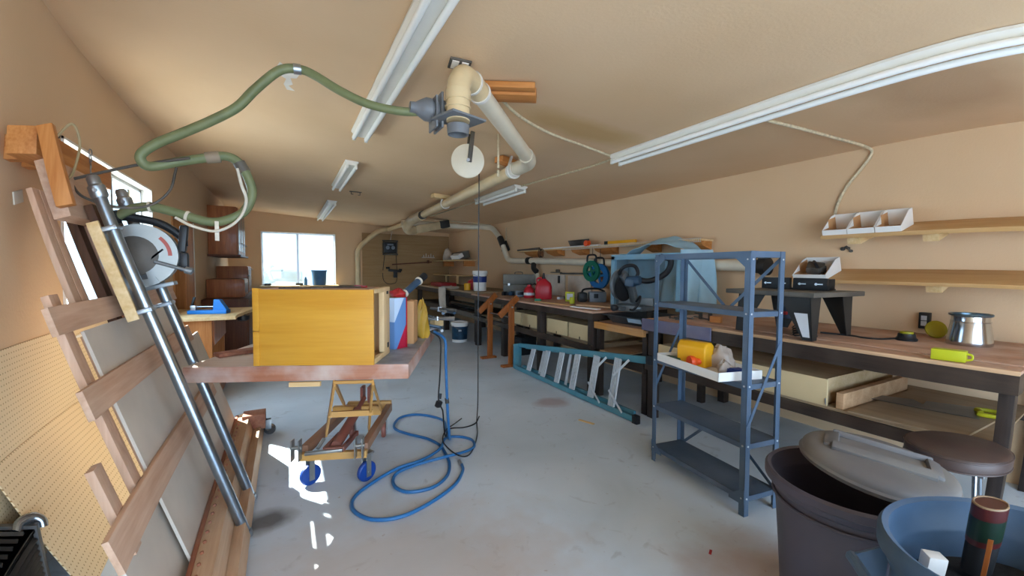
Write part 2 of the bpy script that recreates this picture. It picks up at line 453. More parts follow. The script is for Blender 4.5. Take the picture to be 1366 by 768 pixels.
def window(name, ax, fixed, u0, u1, z0, z1, out, mull, fm='aluminium', trim='white_trim', fw=.04):
    """sliding window: sill + frame, panes; out = outward sign"""
    P = (lambda u, d, z: (fixed + out * d, u, z)) if ax == 0 else (lambda u, d, z: (u, fixed + out * d, z))
    fr = MB()
    for a, b in (((u0, z0), (u1, z0 + fw)), ((u0, z1 - fw), (u1, z1)), ((u0, z0), (u0 + fw, z1)), ((u1 - fw, z0), (u1, z1))):
        fr.box2(P(a[0], .07, a[1]), P(b[0], .12, b[1]))
    fr.box2(P(mull - .025, .06, z0 + fw), P(mull + .025, .11, z1 - fw))
    o = fr.build(name, fm); o['kind'] = 'structure'
    tr = MB()
    for a, b in (((u0, z0), (u1, z0 + .015)), ((u0, z1 - .015), (u1, z1)), ((u0, z0), (u0 + .015, z1)), ((u1 - .015, z0), (u1, z1))):
        tr.box2(P(a[0], -.012, a[1]), P(b[0], .07, b[1]))
    tr.build('window_trim', trim, o)
    for a, b in ((u0 + fw, mull - .025), (mull + .025, u1 - fw)):
        g = MB().box2(P(a, .088, z0 + fw), P(b, .092, z1 - fw)); g.build('pane', 'glass', o)
    return o
window('window_1', 1, YF, *FW, 1, .28)
window('window_2', 0, XL, *LW, -1, 4.45)
tag
# pegboard sheet below the left window
o = MB().box2((XL, -1.2, .02), (XL + .008, 5.6, 1.055)).build('pegboard', 'pegboard'); tag(o, 'tan pegboard sheet covering the wall below the panel saw window', 'pegboard')
# ---------------------------------------------------------------- workbenches along the right wall
def O(r): return MB(r.location)
wood('bench_top', '#bd947a', '#a0775e', 'Y', rough=.6, dust=.6, dustcol='#c8b09c')
wood('bench_edge', '#c8a37e', '#ad865f', 'Y', rough=.6)
wood('dark_wood', '#3c2e25', '#271d18', 'Y', rough=.5, dust=.25, dustcol='#6b5b4d')
wood('dark_wood_z', '#352a24', '#221a16', 'Z', rough=.5, dust=.2, dustcol='#5b5048')
wood('ply_deck', '#a08767', '#8a7152', 'Y', rough=.7, dust=.3)
mat('lilac_paint', '#5c5a78', .5, dust=.3)
mat('box_beige', '#cbb388', .6, var=.03)
wood('box_ply', '#c9b18c', '#b79c72', 'Y', rough=.6)
wood('red_oak', '#a35f2c', '#824416', 'Z', rough=.5)
wood('pine_edge', '#c08a4c', '#a06a2f', 'Y', rough=.55, dust=.3)

b = thing('workbench', 'long dark framed workbench with a thick plank top holding the router table and steel pot', 'workbench', (3.0, .49, 0))
m = O(b)
m.box2((3.0, .49, .931), (3.16, 2.86, .95), .004).box2((3.165, .49, .931), (3.42, 2.86, .956), .004).box2((3.424, .49, .931), (3.80, 2.86, .955), .004).box2((3.804, .49, .931), (4.185, 2.86, .953), .004)
m.build('worktop', 'bench_top', b)
O(b).box2((2.982, .49, .930), (3.0, 2.30, .952), .003).build('edge_strip', 'bench_edge', b)
m = O(b); m.box2((2.985, .49, .835), (3.03, 2.86, .930)).box2((3.03, .49, .835), (4.18, .53, .930)).box2((3.03, 2.82, .835), (4.18, 2.86, .930)); m.build('apron', 'dark_wood', b)
o = O(b).box2((2.964, 2.15, .845), (2.981, 2.87, .953), .003).build('painted_board', 'lilac_paint', b); o['label'] = 'lilac painted edge board'
for x, y in ((3.035, .51), (3.035, 2.78), (4.08, .51), (4.08, 2.78)):
    O(b).box2((x, y, 0), (x + .08, y + .075, .835), .004).build('leg', 'dark_wood_z', b)
m = O(b); m.box2((3.0, .49, .465), (3.034, 2.86, .535)).box2((4.1, .585, .465), (4.14, 2.78, .535)); m.build('shelf_rail', 'dark_wood', b)
O(b).box2((3.04, .60, .535), (4.17, 2.77, .549)).build('lower_shelf', 'ply_deck', b)

b = thing('workbench', 'dark framed workbench with four beige boxes on its lower shelf, behind the blue ladder', 'workbench', (3.0, 3.66, 0))
m = O(b); m.box2((2.97, 3.60, .922), (3.5, 7.05, .945), .004).box2((3.504, 3.60, .922), (4.185, 7.05, .945), .004); m.build('worktop', 'bench_top', b)
m = O(b); m.box2((2.99, 3.62, .84), (3.03, 7.03, .921)).box2((3.03, 3.62, .84), (4.17, 3.66, .921)).box2((3.03, 6.99, .84), (4.17, 7.03, .921)); m.build('apron', 'dark_wood', b)
for y in (3.66, 4.76, 5.86, 6.92):
    O(b).box2((3.035, y, 0), (3.125, y + .1, .84), .004).build('leg', 'dark_wood_z', b)
    O(b).box2((4.06, y, 0), (4.15, y + .1, .84), .004).build('leg', 'dark_wood_z', b)
m = O(b); m.box2((3.0, 3.66, .475), (3.034, 7.02, .548)).box2((4.02, 3.66, .475), (4.058, 7.02, .548)); m.build('shelf_rail', 'dark_wood', b)
O(b).box2((3.127, 3.67, .549), (4.055, 7.0, .561)).build('lower_shelf', 'ply_deck', b)

b = thing('low_bench', 'short low bench section with a pine front edge between the two long workbenches', 'bench', (3.0, 2.87, 0))
m = O(b); m.box2((3.03, 2.875, .80), (3.9, 3.59, .835)); m.build('worktop', 'bench_top', b)
O(b).box2((2.985, 2.875, .765), (3.03, 3.59, .838), .003).build('edge_board', 'pine_edge', b)
m = O(b); m.box2((3.0, 2.875, .42), (3.04, 3.655, .50)).box2((3.9, 2.875, .42), (3.94, 3.655, .50)).box2((3.04, 3.2, .44), (3.9, 3.28, .50)); m.build('shelf_rail', 'dark_wood', b)
O(b).box2((3.05, 3.3, .503), (3.95, 3.62, .52)).build('shelf_board', 'bench_edge', b)
for x, y in ((3.05, 2.88), (3.05, 3.56), (3.86, 2.88), (3.86, 3.56)): O(b).box2((x, y, 0), (x + .06, y + .06, .80)).build('leg', 'dark_wood_z', b)

b = thing('workbench', 'far workbench in the back corner carrying the white bucket and draped rag', 'workbench', (3.1, 7.2, 0))
m = O(b); m.box2((3.08, 7.15, .93), (4.185, 11.3, .965), .005); m.build('worktop', 'ply_deck', b)
m = O(b); m.box2((3.1, 7.18, .83), (3.14, 11.27, .93)).box2((3.14, 7.18, .83), (4.17, 7.22, .93)).box2((3.14, 11.23, .83), (4.17, 11.27, .93)); m.build('apron', 'dark_wood', b)
for y in (7.2, 9.0, 11.13):
    for x in (3.145, 4.06): O(b).box2((x, y, 0), (x + .11, y + .1, .83), .004).build('leg', 'dark_wood_z', b)
m = O(b); m.box2((3.1, 7.2, .46), (3.14, 11.25, .56)).box2((3.26, 7.2, .52), (4.05, 11.2, .545)); m.build('lower_shelf', 'dark_wood', b)

# ---------------------------------------------------------------- drawers and boards on the lower shelves
def open_box(mb, x0, y0, z0, x1, y1, z1, t=.012, lid=True, front=.012):
    mb.box2((x0, y0, z0), (x1, y1, z0 + t)).box2((x0, y0, z0), (x0 + front, y1, z1)).box2((x1 - t, y0, z0), (x1, y1, z1))
    mb.box2((x0, y0, z0), (x1, y0 + t, z1)).box2((x0, y1 - t, z0), (x1, y1, z1))
    if lid: mb.box2((x0 + front, y0 + t, z1 - t), (x1 - t, y1 - t, z1 - .002))
DW = [(3.02, 3.79, 4.22, 'beige wooden box nearest the pine edged low bench'), (3.02, 4.27, 4.72, 'beige wooden box between the two middle bench legs, second from the low bench'),
      (3.02, 4.93, 5.43, 'beige wooden box third from the low bench, split by a seam'), (3.02, 5.47, 5.84, 'beige wooden box partly behind the orange wood stands')]
for i, (x, y0, y1, lab) in enumerate(DW):
    t = thing('storage_box', lab, 'box', (x, y0, .561), group='beige boxes on the lower bench shelf')
    x0 = x + (0 if True else 0); x0 = 3.13
    m = O(t); open_box(m, 3.02 if False else 3.04, y0, .5615, 3.95, y1, .742) if False else open_box(m, 3.13, y0, .5615, 3.95, y1, .742); m.build('body', 'box_ply', t)
    O(t).box2((3.112, y0 - .01, .562), (3.129, y1 + .01, .745), .002).build('front_panel', 'box_beige', t)
    ym = (y0 + y1) / 2; O(t).box2((3.106, ym - .006, .562), (3.1115, ym + .006, .595)).build('pull_tab', 'black_plastic', t)
t = thing('storage_box', 'large beige wooden box under the router table workbench, behind the blue shelf unit', 'box', (3.06, 1.38, .55))
m = O(t); open_box(m, 3.055, 1.385, .5495, 4.02, 2.72, .72); m.build('body', 'box_ply', t)
O(t).box2((3.036, 1.37, .5495), (3.054, 2.73, .722), .002).build('front_panel', 'box_beige', t)
o = O(t).box2((3.03, 1.372, .56), (3.0355, 1.378, .60)).build('catch', 'aluminium', t)
o = MB((3.05, 1.29, .55)).box2((3.05, 1.285, .5495), (4.0, 1.325, .65), .003).build('wood_block', 'bench_edge'); o.location = (3.05, 1.29, .55); tag(o, 'rough wooden plank on edge beside the large beige box', 'plank')
o = MB((3.0, .7, .55)).add([(3.02, 1.25, .5492), (3.05, .72, .5492), (3.9, .66, .5492), (4.0, 1.25, .5492), (3.02, 1.25, .561), (3.05, .72, .561), (3.9, .66, .561), (4.0, 1.25, .561)], [(0, 1, 2, 3), (7, 6, 5, 4), (0, 4, 5, 1), (1, 5, 6, 2), (2, 6, 7, 3), (3, 7, 4, 0)], False).build('plywood_sheet', 'ply_deck'); o.location = (3.0, .7, .55); tag(o, 'dusty plywood offcut lying flat on the lower shelf above the stool', 'plywood')

# handsaw on that plywood
mat('saw_steel', '#62686e', .35, .8, dust=.3)
mat('green_yellow', '#a8a21c', .45)
t = thing('handsaw', 'grey handsaw with a yellow green handle lying on the plywood offcut', 'saw', (3.55, .98, .562), rz=-1.25)
m = MB(); m.prism([(-.34, -.02), (.2, -.12), (.2, .18), (-.05, .16), (-.07, .05), (-.12, .15), (-.34, .11)], .003, Matrix.Translation((0, 0, .002))); m.build('blade', 'saw_steel', t)
m = MB(); m.tube(spline([(.2, -.04, .014), (.3, -.055, .014), (.34, 0, .014), (.3, .07, .014), (.2, .08, .014), (.22, .02, .014)], 5, True), .013, 8, True); m.build('handle', 'green_yellow', t)
# ---------------------------------------------------------------- blue-grey steel shelf unit
mat('steel_blue', '#4b637c', .45, .15, var=.08, dust=.25, dustcol='#8b8f96')
mat('steel_shelf', '#465b72', .5, .1, var=.1, dust=.45, dustcol='#7c8188')
mat('bolt_zinc', '#c9ccd0', .35, .9)
U = thing('shelf_unit', 'blue grey bolted steel shelf unit standing between the bench and the bins', 'shelving unit', (2.294, 1.425, 0), rz=-math.atan2(.11244, .99366))
W_, D_, H_ = .765, .275, 1.525
posts = [(0, 0, 1, 1), (0, W_, 1, -1), (D_, 0, -1, 1), (D_, W_, -1, -1)]
LV = [1.18, .765, .42, .115]
for x, y, sx, sy in posts:
    m = MB(); m.box2((x, y, 0), (x + sx * .036, y + sy * .003, H_)); m.box2((x, y, 0), (x + sx * .003, y + sy * .036, H_)); o = m.build('post', 'steel_blue', U)
    for z in LV + [1.49]:
        q = MB(); q.lathe([(.006, 0), (.006, .003), (.003, .005)], (x - sx * .0005, y + sy * .018, z - .012), 8, (-sx, 0, 0)); q.build('bolt', 'bolt_zinc', o); q = MB(); q.lathe([(.006, 0), (.006, .003), (.003, .005)], (x + sx * .018, y - sy * .0005, z - .012), 8, (0, -sy, 0)); q.build('bolt', 'bolt_zinc', o)
for z in LV:
    m = MB(); m.box2((.004, .004, z - .003), (D_ - .004, W_ - .004, z))
    m.box2((.004, .004, z - .032), (.007, W_ - .004, z)).box2((D_ - .007, .004, z - .032), (D_ - .004, W_ - .004, z)).box2((.004, .004, z - .032), (D_ - .004, .007, z)).box2((.004, W_ - .007, z - .032), (D_ - .004, W_ - .004, z))
    m.build('shelf', 'steel_shelf', U)
m = MB(); z = H_
m.box2((.004, .004, z - .035), (.007, W_ - .004, z)).box2((D_ - .007, .004, z - .035), (D_ - .004, W_ - .004, z)).box2((.004, .004, z - .035), (D_ - .004, .007, z)).box2((.004, W_ - .007, z - .035), (D_ - .004, W_ - .004, z))
m.build('top_rail', 'steel_blue', U)
def strip(a, b, nrm, name='brace'):
    m = MB(); m.bar(a, b, .02, .003, nrm); m.build(name, 'steel_blue', U)
xb = D_ + .002
strip((xb, .02, 1.49), (xb, .37, 1.16), (1, 0, 0)); strip((xb, W_ - .02, 1.49), (xb, .39, 1.16), (1, 0, 0))
strip((D_ - .01, -.002, 1.0), (.01, -.002, .52), (0, 1, 0)); strip((D_ - .01, W_ + .002, 1.0), (.01, W_ + .002, .52), (0, 1, 0))
strip((xb, .02, .10), (xb, .40, .40), (1, 0, 0)); strip((xb, W_ - .02, .10), (xb, .42, .40), (1, 0, 0))
for y0, sy, z0, sz in ((.03, 1, 1.51, -1), (W_ - .03, -1, 1.51, -1), (.03, 1, .07, 1), (W_ - .03, -1, .07, 1)):
    m = MB(); M_ = Matrix(((0, 0, 1, -.004), (1, 0, 0, 0), (0, 1, 0, 0), (0, 0, 0, 1)))
    m.prism([(y0 - .03 * sy, z0), (y0 + .07 * sy, z0), (y0 + .07 * sy, z0 + .02 * sz), (y0 - .008 * sy, z0 + .085 * sz), (y0 - .03 * sy, z0 + .085 * sz)], .003, M_); m.build('gusset', 'steel_blue', U)

# white cardboard tray with its contents on the second shelf
mat('white_card', '#e6e4de', .6, var=.03)
mat('yellow_plastic', '#e2a41a', .4, var=.04)
mat('orange_plastic', '#e2521f', .4, var=.04)
mat('green_plastic', '#1f5a40', .4)
mat('blue_plastic', '#1d3f94', .4)
mat('clear_bag', '#b5a597', .3, var=.1, bump=.4, bscale=40)
mat('teal_item', '#3d6a80', .4)
UM = Matrix.Translation((2.294, 1.425, 0)) @ Matrix.Rotation(-math.atan2(.11244, .99366), 4, 'Z')
def onshelf(x, y, z): return tuple(UM @ V((x, y, z)))
RZ = -math.atan2(.11244, .99366)
ZS = .766
tr = tag(MB().add([], []) .box2((-.14, -.30, 0), (.14, .30, .006)).build('tray', 'white_card'), 'shallow white cardboard tray full of oddments on the blue shelf unit', 'tray')
bpy.data.objects.remove(tr)
m = MB(); m.box2((-.15, -.29, 0), (.15, .29, .005))
for a, b2 in (((-.155, -.295), (-.149, .295)), ((.149, -.295), (.155, .295)), ((-.155, -.295), (.155, -.289)), ((-.155, .289), (.155, .295))): m.box2((a[0], a[1], 0), (b2[0], b2[1], .052))
tr = m.build('tray', 'white_card'); place(tr, onshelf(.085, .375, ZS), RZ - .12, None); tag(tr, 'shallow white cardboard tray full of oddments on the blue shelf unit', 'tray')
def near_tray(x, y, z): 
    q = Matrix.Translation(onshelf(.085, .375, ZS)) @ Matrix.Rotation(RZ - .12, 4, 'Z'); return tuple(q @ V((x, y, z)))
# yellow dust mask filter
m = MB(); prof = [(-.06, 0), (.062, 0), (.068, .06), (.055, .14), (.02, .165), (-.035, .165), (-.066, .13)]
m.prism(prof, .2, Matrix.Translation((0, -.1, 0)) @ Matrix(((1, 0, 0, 0), (0, 0, 1, 0), (0, 1, 0, 0), (0, 0, 0, 1))), True)
o = m.build('plastic_case', 'yellow_plastic', ang=50); place(o, near_tray(-.005, .085, .0065), RZ + .25); tag(o, 'yellow plastic case standing in the white tray', 'case')
bv = o.modifiers.new('bevel', 'BEVEL'); bv.width = .012; bv.segments = 3; bv.limit_method = 'ANGLE'
m = MB(); m.lathe([(0, 0), (.036, 0), (.04, .01), (.038, .03), (.022, .05), (.02, .12), (.016, .125), (0, .125)], (0, 0, 0), 20); o = m.build('funnel', 'orange_plastic'); place(o, near_tray(-.105, .02, .047), rot=(PI / 2, 0, 1.2)); tag(o, 'orange plastic nozzle lying in front of the yellow case', 'nozzle')
o = MB().box((0, 0, .02), (.05, .12, .04), None, .012).build('tool_grip', 'green_plastic'); place(o, near_tray(-.105, .185, .0065), RZ + .1); tag(o, 'dark green plastic grip in the white tray beside the orange nozzle', 'tool_grip')  # only a grip, kind of tool not known
o = MB().box((0, 0, .018), (.09, .11, .034), None, .003).box((.0, 0, .037), (.07, .09, .008), None, .002).build('bit_case', 'blue_plastic'); place(o, near_tray(.06, -.225, .0065), RZ - .1); tag(o, 'small dark blue bit case at the near end of the white tray', 'case')
def crumple(name, r, mtl, label, cat, loc, rz, sq=(1, 1, .8), seed=1):
    rnd = random.Random(seed); m = MB(); n1, n2 = 12, 18
    ph = [rnd.uniform(0, 6.3) for _ in range(8)]
    def f(u, v):
        th = u * PI; p = v * 2 * PI
        k = r * (1 + .18 * math.sin(3 * p + ph[0]) * math.sin(2 * th + ph[1]) + .12 * math.sin(5 * p + ph[2] + 4 * th) + .1 * math.cos(7 * th + ph[3] + 2 * p) * math.sin(th))
        return (k * math.sin(th) * math.cos(p) * sq[0], k * math.sin(th) * math.sin(p) * sq[1], max(-r * .55, k * math.cos(th)) * sq[2] + r * .55 * sq[2])
    m.grid(f, n1, n2); o = m.build(name, mtl, ang=60); place(o, loc, rz); return tag(o, label, cat)
crumple('plastic_bag', .06, 'clear_bag', 'crumpled brownish plastic bag behind the yellow case in the tray', 'bag', near_tray(.10, -.02, .0065), .4, (.55, 1.3, 1.5), 3)
crumple('plastic_bag', .05, 'clear_bag', 'pale crumpled plastic bag at the near end of the tray by the blue bit case', 'bag', near_tray(.02, -.14, .0065), .2, (1.0, .7, 1.0), 5)
o = MB().box((0, 0, .01), (.05, .13, .02), None, .006).build('scraper', 'teal_item'); place(o, near_tray(-.105, -.12, .0065), RZ - .2); tag(o, 'small teal plastic scraper at the front corner of the white tray', 'scraper')
m = MB()
for i in range(3): m.lathe([(0, 0), (.015, 0), (.017, .02), (.01, .03), (0, .03)], (.02 * i, .035 * (i % 2), 0), 12)
o = m.build('knob_pile', 'aluminium'); place(o, near_tray(.05, .24, .0065), 0); tag(o, 'few bright metal knobs at the far end of the white tray', 'knobs')
# ---------------------------------------------------------------- wall shelves with bins (near right)
wood('mdf_y', '#cda673', '#c0965f', 'Y', rough=.6)
mat('kraft', '#bf8f5f', .7, var=.04)
mat('motor_black', '#2b2724', .55, dust=.35)
def tilt_shelf(x0, zf, zb, th, y0, y1, label, brs):
    """board from front edge x0 (top at zf) to the wall (top at zb)"""
    a = math.atan2(zb - zf, XR - x0 - .005)
    t = thing('wall_shelf', label, 'shelf', (x0, y0, zf), rot=(0, -a, 0))
    L = math.hypot(zb - zf, XR - x0 - .012)
    MB().box2((0, 0, -th), (L, y1 - y0, 0), .002).build('board', 'mdf_y', t)
    for y in brs:
        m = MB(); m.box2((.04, y - y0 - .06, -th - .06), (L - .012, y - y0 + .03, -th - .0005), .002); m.build('bracket', 'pale_x', t)
    return t, a
sh_up, A1 = tilt_shelf(3.9, 1.700, 1.787, .030, -.35, 1.855, 'upper pale wall shelf holding three white bins', (1.66, 1.20, .3))
sh_lo, A2 = tilt_shelf(3.9, 1.338, 1.432, .026, -.35, 2.10, 'lower pale wall shelf holding one white bin above the steel pot', (1.85, 1.17, .3))
def bin_(label, loc, a, w, d, h, hb, group=None):
    t = thing('parts_bin', label, 'bin', loc, rot=(0, -a, 0), group=group)
    e = .004
    m = MB(); m.box2((0, 0, 0), (d, w, e)).box2((0, 0, e), (e, w, h)).box2((d - e, 0, e), (d, w, hb)); 
    for y in (0, w - e):
        M_ = Matrix(((1, 0, 0, 0), (0, 0, 1, y), (0, 1, 0, 0), (0, 0, 0, 1)))
        m.prism([(e, e), (d - e, e), (d - e, hb), (d * .72, hb), (e, h)], e, M_)
    m.build('shell', 'white_card', t)
    k = MB(); k.box2((e + .001, w - e - .0015, e + .001), (d - e - .002, w - e - .0003, h)).box2((d * .45, w - e - .0015, h), (d - e - .002, w - e - .0003, hb * .86)).box2((e + .001, e + .0003, e), (d - e - .002, w - e - .002, e + .0012))
    k.build('inner_card', 'kraft', t)
    return t
def on_shelf(x0, zf, a, u, y): return (x0 + u * math.cos(a), y, zf + u * math.sin(a) + .0006)
for y, w, n in ((1.672, .168, 'white cardboard bin at the end of the upper shelf under the white cable'), (1.497, .17, 'white cardboard bin between two others on the upper wall shelf'), (1.335, .155, 'white cardboard bin on the upper shelf, next to the empty shelf length')):
    bin_(n, on_shelf(3.9, 1.70, A1, .004, y), A1, w, .22, .042, .125, 'white bins on the upper wall shelf')
bn = bin_('white cardboard bin full of dark tools on the lower wall shelf', on_shelf(3.9, 1.338, A2, .004, 1.80), A2, .25, .25, .042, .12)
t = thing('power_tool', 'dark dusty power tool lying in the white bin on the lower shelf', 'tool', on_shelf(3.9, 1.338, A2, .05, 1.85), rot=(0, -A2, 0))
m = MB(); m.box((.08, .08, .065), (.13, .12, .05), (0.25, -.2, .3), .012); m.box((.055, .06, .055), (.10, .10, .06), (.1, 0, -.2), .01); m.build('body', 'motor_black', t)
m = MB(); m.tube(spline([(.02, .03, .075), (.05, .06, .11), (.11, .1, .11), (.15, .12, .08)], 5), .012, 8); m.build('handle', 'black_plastic', t)
# hinge clip hanging under upper shelf
m = MB((4.19, 1.79, 1.6))
for q, r in (((4.191, 1.82, 1.60), .016), ((4.191, 1.78, 1.605), .012), ((4.191, 1.76, 1.58), .012)): m.lathe([(r, -.008), (r, .0085)], q, 12, (1, 0, 0)); 
m.tube([(4.186, 1.82, 1.60), (4.186, 1.79, 1.62), (4.186, 1.76, 1.58)], .008, 8)
o = m.build('cable_clip', 'motor_black'); o.location = (4.19, 1.79, 1.6); tag(o, 'small dark cable clamp on the wall between the two near shelves', 'clamp')

# ---------------------------------------------------------------- router table
mat('router_black', '#131415', .5, dust=.08)
mat('router_top', '#3a3a38', .45, dust=.55, dustcol='#857a6a')
mat('fence_face', '#17181a', .45)
mat('label_white', '#d5d8dc', .4)
mat('router_blue', '#1f3a5c', .45, dust=.2)
mat('red_plastic', '#a52324', .45)
t = thing('router_table', 'black bench router table with splayed legs and an upright fence', 'router table', (2.99, 1.44, .956), rz=math.radians(-3))
m = MB(); m.box2((-.04, -.02, .285), (.55, .60, .318), .006); m.build('table_top', 'router_top', t)
legs = [((.10, .11), (.02, .015), 1, 1), ((.10, .47), (.03, .56), 1, -1), ((.45, .11), (.54, .05), -1, 1), ((.45, .47), (.54, .54), -1, -1)]
for i, (a, b2, sx, sy) in enumerate(legs):
    m = MB()
    def plate(p0, p1, q0, q1, th, nrm):
        vs = [V(p0), V(p1), V(q1), V(q0)]; n_ = V(nrm) * th
        m.add(vs + [v + n_ for v in vs], [(0, 1, 2, 3), (7, 6, 5, 4), (0, 4, 5, 1), (1, 5, 6, 2), (2, 6, 7, 3), (3, 7, 4, 0)], False)
    ax, ay = a; bx, by = b2
    plate((ax - .07 * sx, ay - .07 * sy, .284), (ax - .07 * sx, ay + .13 * sy, .284), (bx, by, 0), (bx, by + .06 * sy, 0), .006, (sx, 0, 0))
    plate((ax - .07 * sx, ay - .07 * sy, .284), (ax + .05 * sx, ay - .07 * sy, .284), (bx, by, 0), (bx + .05 * sx, by, 0), .006, (0, sy, 0))
    L_ = m.build('leg', 'router_black', t)
    if i == 0:
        k = MB(); p0, p1, q0, q1 = V((.030 - .002, .055, .17)), V((.0285 - .002, .125, .17)), V((.0195 - .002, .022, .015)), V((.0195 - .002, .062, .015))
        f = lambda z, y: V((.02 + (.03 - .02) * z / .284 - .0022, y, z))
        k.add([f(.175, .05), f(.175, .135), f(.02, .072), f(.02, .028)], [(0, 1, 2, 3)], False)
        k.build('label', 'label_white', L_)
m = MB(); m.box2((.32, .10, .319), (.345, .325, .405), .004).box2((.32, .345, .319), (.345, .56, .405), .004).box2((.345, .10, .319), (.42, .115, .40), .003).box2((.345, .545, .319), (.42, .56, .40), .003).box2((.345, .10, .319), (.43, .56, .33)); f = m.build('fence', 'fence_face', t)
for y in (.15, .26, .40, .51):
    k = MB(); k.box((.318, y, .362), (.004, .05, .008)); k.lathe([(.009, 0), (.009, .004)], (.316, y + .015, .362), 10, (-1, 0, 0)); k.build('slot', 'bolt_zinc', f)
m = MB(); m.lathe([(.05, 0), (.055, .02), (.055, .10), (.06, .105), (.06, .13), (.03, .14), (.03, .17)], (.25, .30, .11), 20); r = m.build('router_motor', 'router_blue', t)
m = MB(); m.lathe([(.062, 0), (.062, .05)], (.25, .30, .23), 20); m.build('collar', 'aluminium', r)
m = MB(); m.box((.19, .31, .15), (.03, .06, .025), None, .006); m.build('switch', 'red_plastic', r)
m = MB()
for i in range(4):
    m.tube([(.20 + .03 * i + .06 * math.cos(w / 12 * 2 * PI), .16 + .02 * i + .07 * math.sin(w / 12 * 2 * PI), .012 + .012 * i + .01 * math.sin(w)) for w in range(12)], .005, 6, True)
m.build('coiled_lead', 'black_plastic', r)
m = MB((3.49, 1.5, .956)); m.tube(spline([(3.42, 1.60, .966), (3.50, 1.45, .961), (3.47, 1.37, .961), (3.50, 1.29, .961), (3.60, 1.235, .965)], 6), .006, 8)
o = m.build('power_lead', 'black_plastic'); o.location = (3.49, 1.5, .956); tag(o, 'black power lead running along the bench from the router table to the puck', 'cable')

# ---------------------------------------------------------------- things on the near workbench
mat('steel_polish', '#c9ccd0', .18, 1.0, var=.03)
mat('steel_rim', '#6f8794', .3, .8)
mat('lime', '#b4b81e', .45, var=.04)
t = thing('steel_pot', 'polished steel pot with a flared rim standing at the back of the bench', 'pot', (3.80, .905, .9555)); t.scale = (.74, .74, .92)
m = MB(); m.lathe([(.165, 0), (.17, .01), (.168, .03), (.15, .11), (.143, .15), (.138, .165), (.138, .195)], n=40); m.lathe([(.134, .195), (.134, .02), (0, .015)], n=40); m.build('body', 'steel_polish', t)
m = MB(); m.tube([(.142 * math.cos(i * PI / 18), .142 * math.sin(i * PI / 18), .16) for i in range(36)], .004, 6, True); m.build('bead', 'steel_polish', t)
m = MB(); m.lathe([(.138, .195), (.156, .200), (.160, .208), (.156, .214), (.135, .210), (.134, .196)], n=40); m.build('rim', 'steel_rim', t)
t = thing('plastic_box', 'bright lime box lying at the front edge of the bench', 'box', (3.02, .755, .9505), rz=.12)
m = MB(); m.box((.04, .05, .03), (.07, .145, .058), None, .006); m.build('body', 'lime', t)
m = MB(); m.tube(spline([(.03, -.022, .045), (.03, -.045, .04), (.03, -.045, .02), (.03, -.022, .012)], 5), .006, 6); m.build('loop', 'lime', t)
t = thing('sanding_puck', 'black round puck with a yellow top standing at the back of the bench', 'puck', (3.64, 1.19, .9555))
m = MB(); m.lathe([(.058, 0), (.06, .012), (.05, .022), (.046, .045)], n=24); m.build('base', 'black_plastic', t)
m = MB(); m.lathe([(.036, .046), (.036, .058), (.0, .058)], n=24); m.build('cap', 'green_yellow', t)
t = thing('sanding_disc', 'olive yellow disc leaning on the wall below the outlet', 'disc', (3.98, 1.13, .953), rot=(0, .42, .5)); t.scale = (.85, .85, .85)
m = MB(); m.lathe([(0, -.012), (.06, -.012), (.072, -.006), (.074, .006), (.06, .01), (0, .010)], (0, 0, .075), 28, (1, 0, 0)); m.build('pad', 'green_yellow', t)
t = thing('wall_outlet', 'dark wall outlet box above the olive disc', 'outlet', (4.197, 1.26, 1.02))
m = MB(); m.box((-.022, 0, .03), (.044, .066, .12), None, .005); m.build('box', 'black_plastic', t)
m = MB(); m.box((-.046, 0, .05), (.004, .035, .035), None, .002).box((-.046, 0, .01), (.004, .035, .035), None, .002); m.build('socket', 'label_white', t)
# clamps and block behind the shelf unit
o = MB().box((0, 0, .028), (.05, .09, .055), None, .004).build('wood_block', 'pine_y'); place(o, (3.30, 2.34, .9565), .3); tag(o, 'short pine block standing on the bench behind the shelf unit', 'block')
t = thing('bar_clamp', 'dark bar clamp with a wooden pad on the bench behind the shelf unit', 'clamp', (3.36, 2.46, .957), rz=1.2)
m = MB(); m.box((.09, 0, .012), (.26, .022, .008), None, .001); m.box((-.03, 0, .035), (.02, .03, .07), None, .004); m.box((.12, 0, .03), (.02, .03, .06), None, .004); m.rod((.13, 0, .045), (.21, 0, .045), .006); m.build('bar', 'motor_black', t)
def bolts(label, loc, n, seed, mtl='motor_black'):
    rnd = random.Random(seed)
    for i in range(n):
        x, y = rnd.uniform(-.12, .12), rnd.uniform(-.09, .09); a = rnd.uniform(0, 6.3)
        m = MB(); m.rod((-.03, 0, .008), (.03, 0, .008), .006, 8); m.lathe([(.012, 0), (.012, .009)], (.03, 0, .012), 6, (1, 0, 0))
        o = m.build('bolt', mtl); place(o, (loc[0] + x, loc[1] + y, loc[2]), a); tag(o, label, 'bolt', 'loose bolts on the bench')
bolts('rusty dark bolt loose on the bench behind the shelf unit corner post', (3.22, 2.66, .9575), 9, 4)

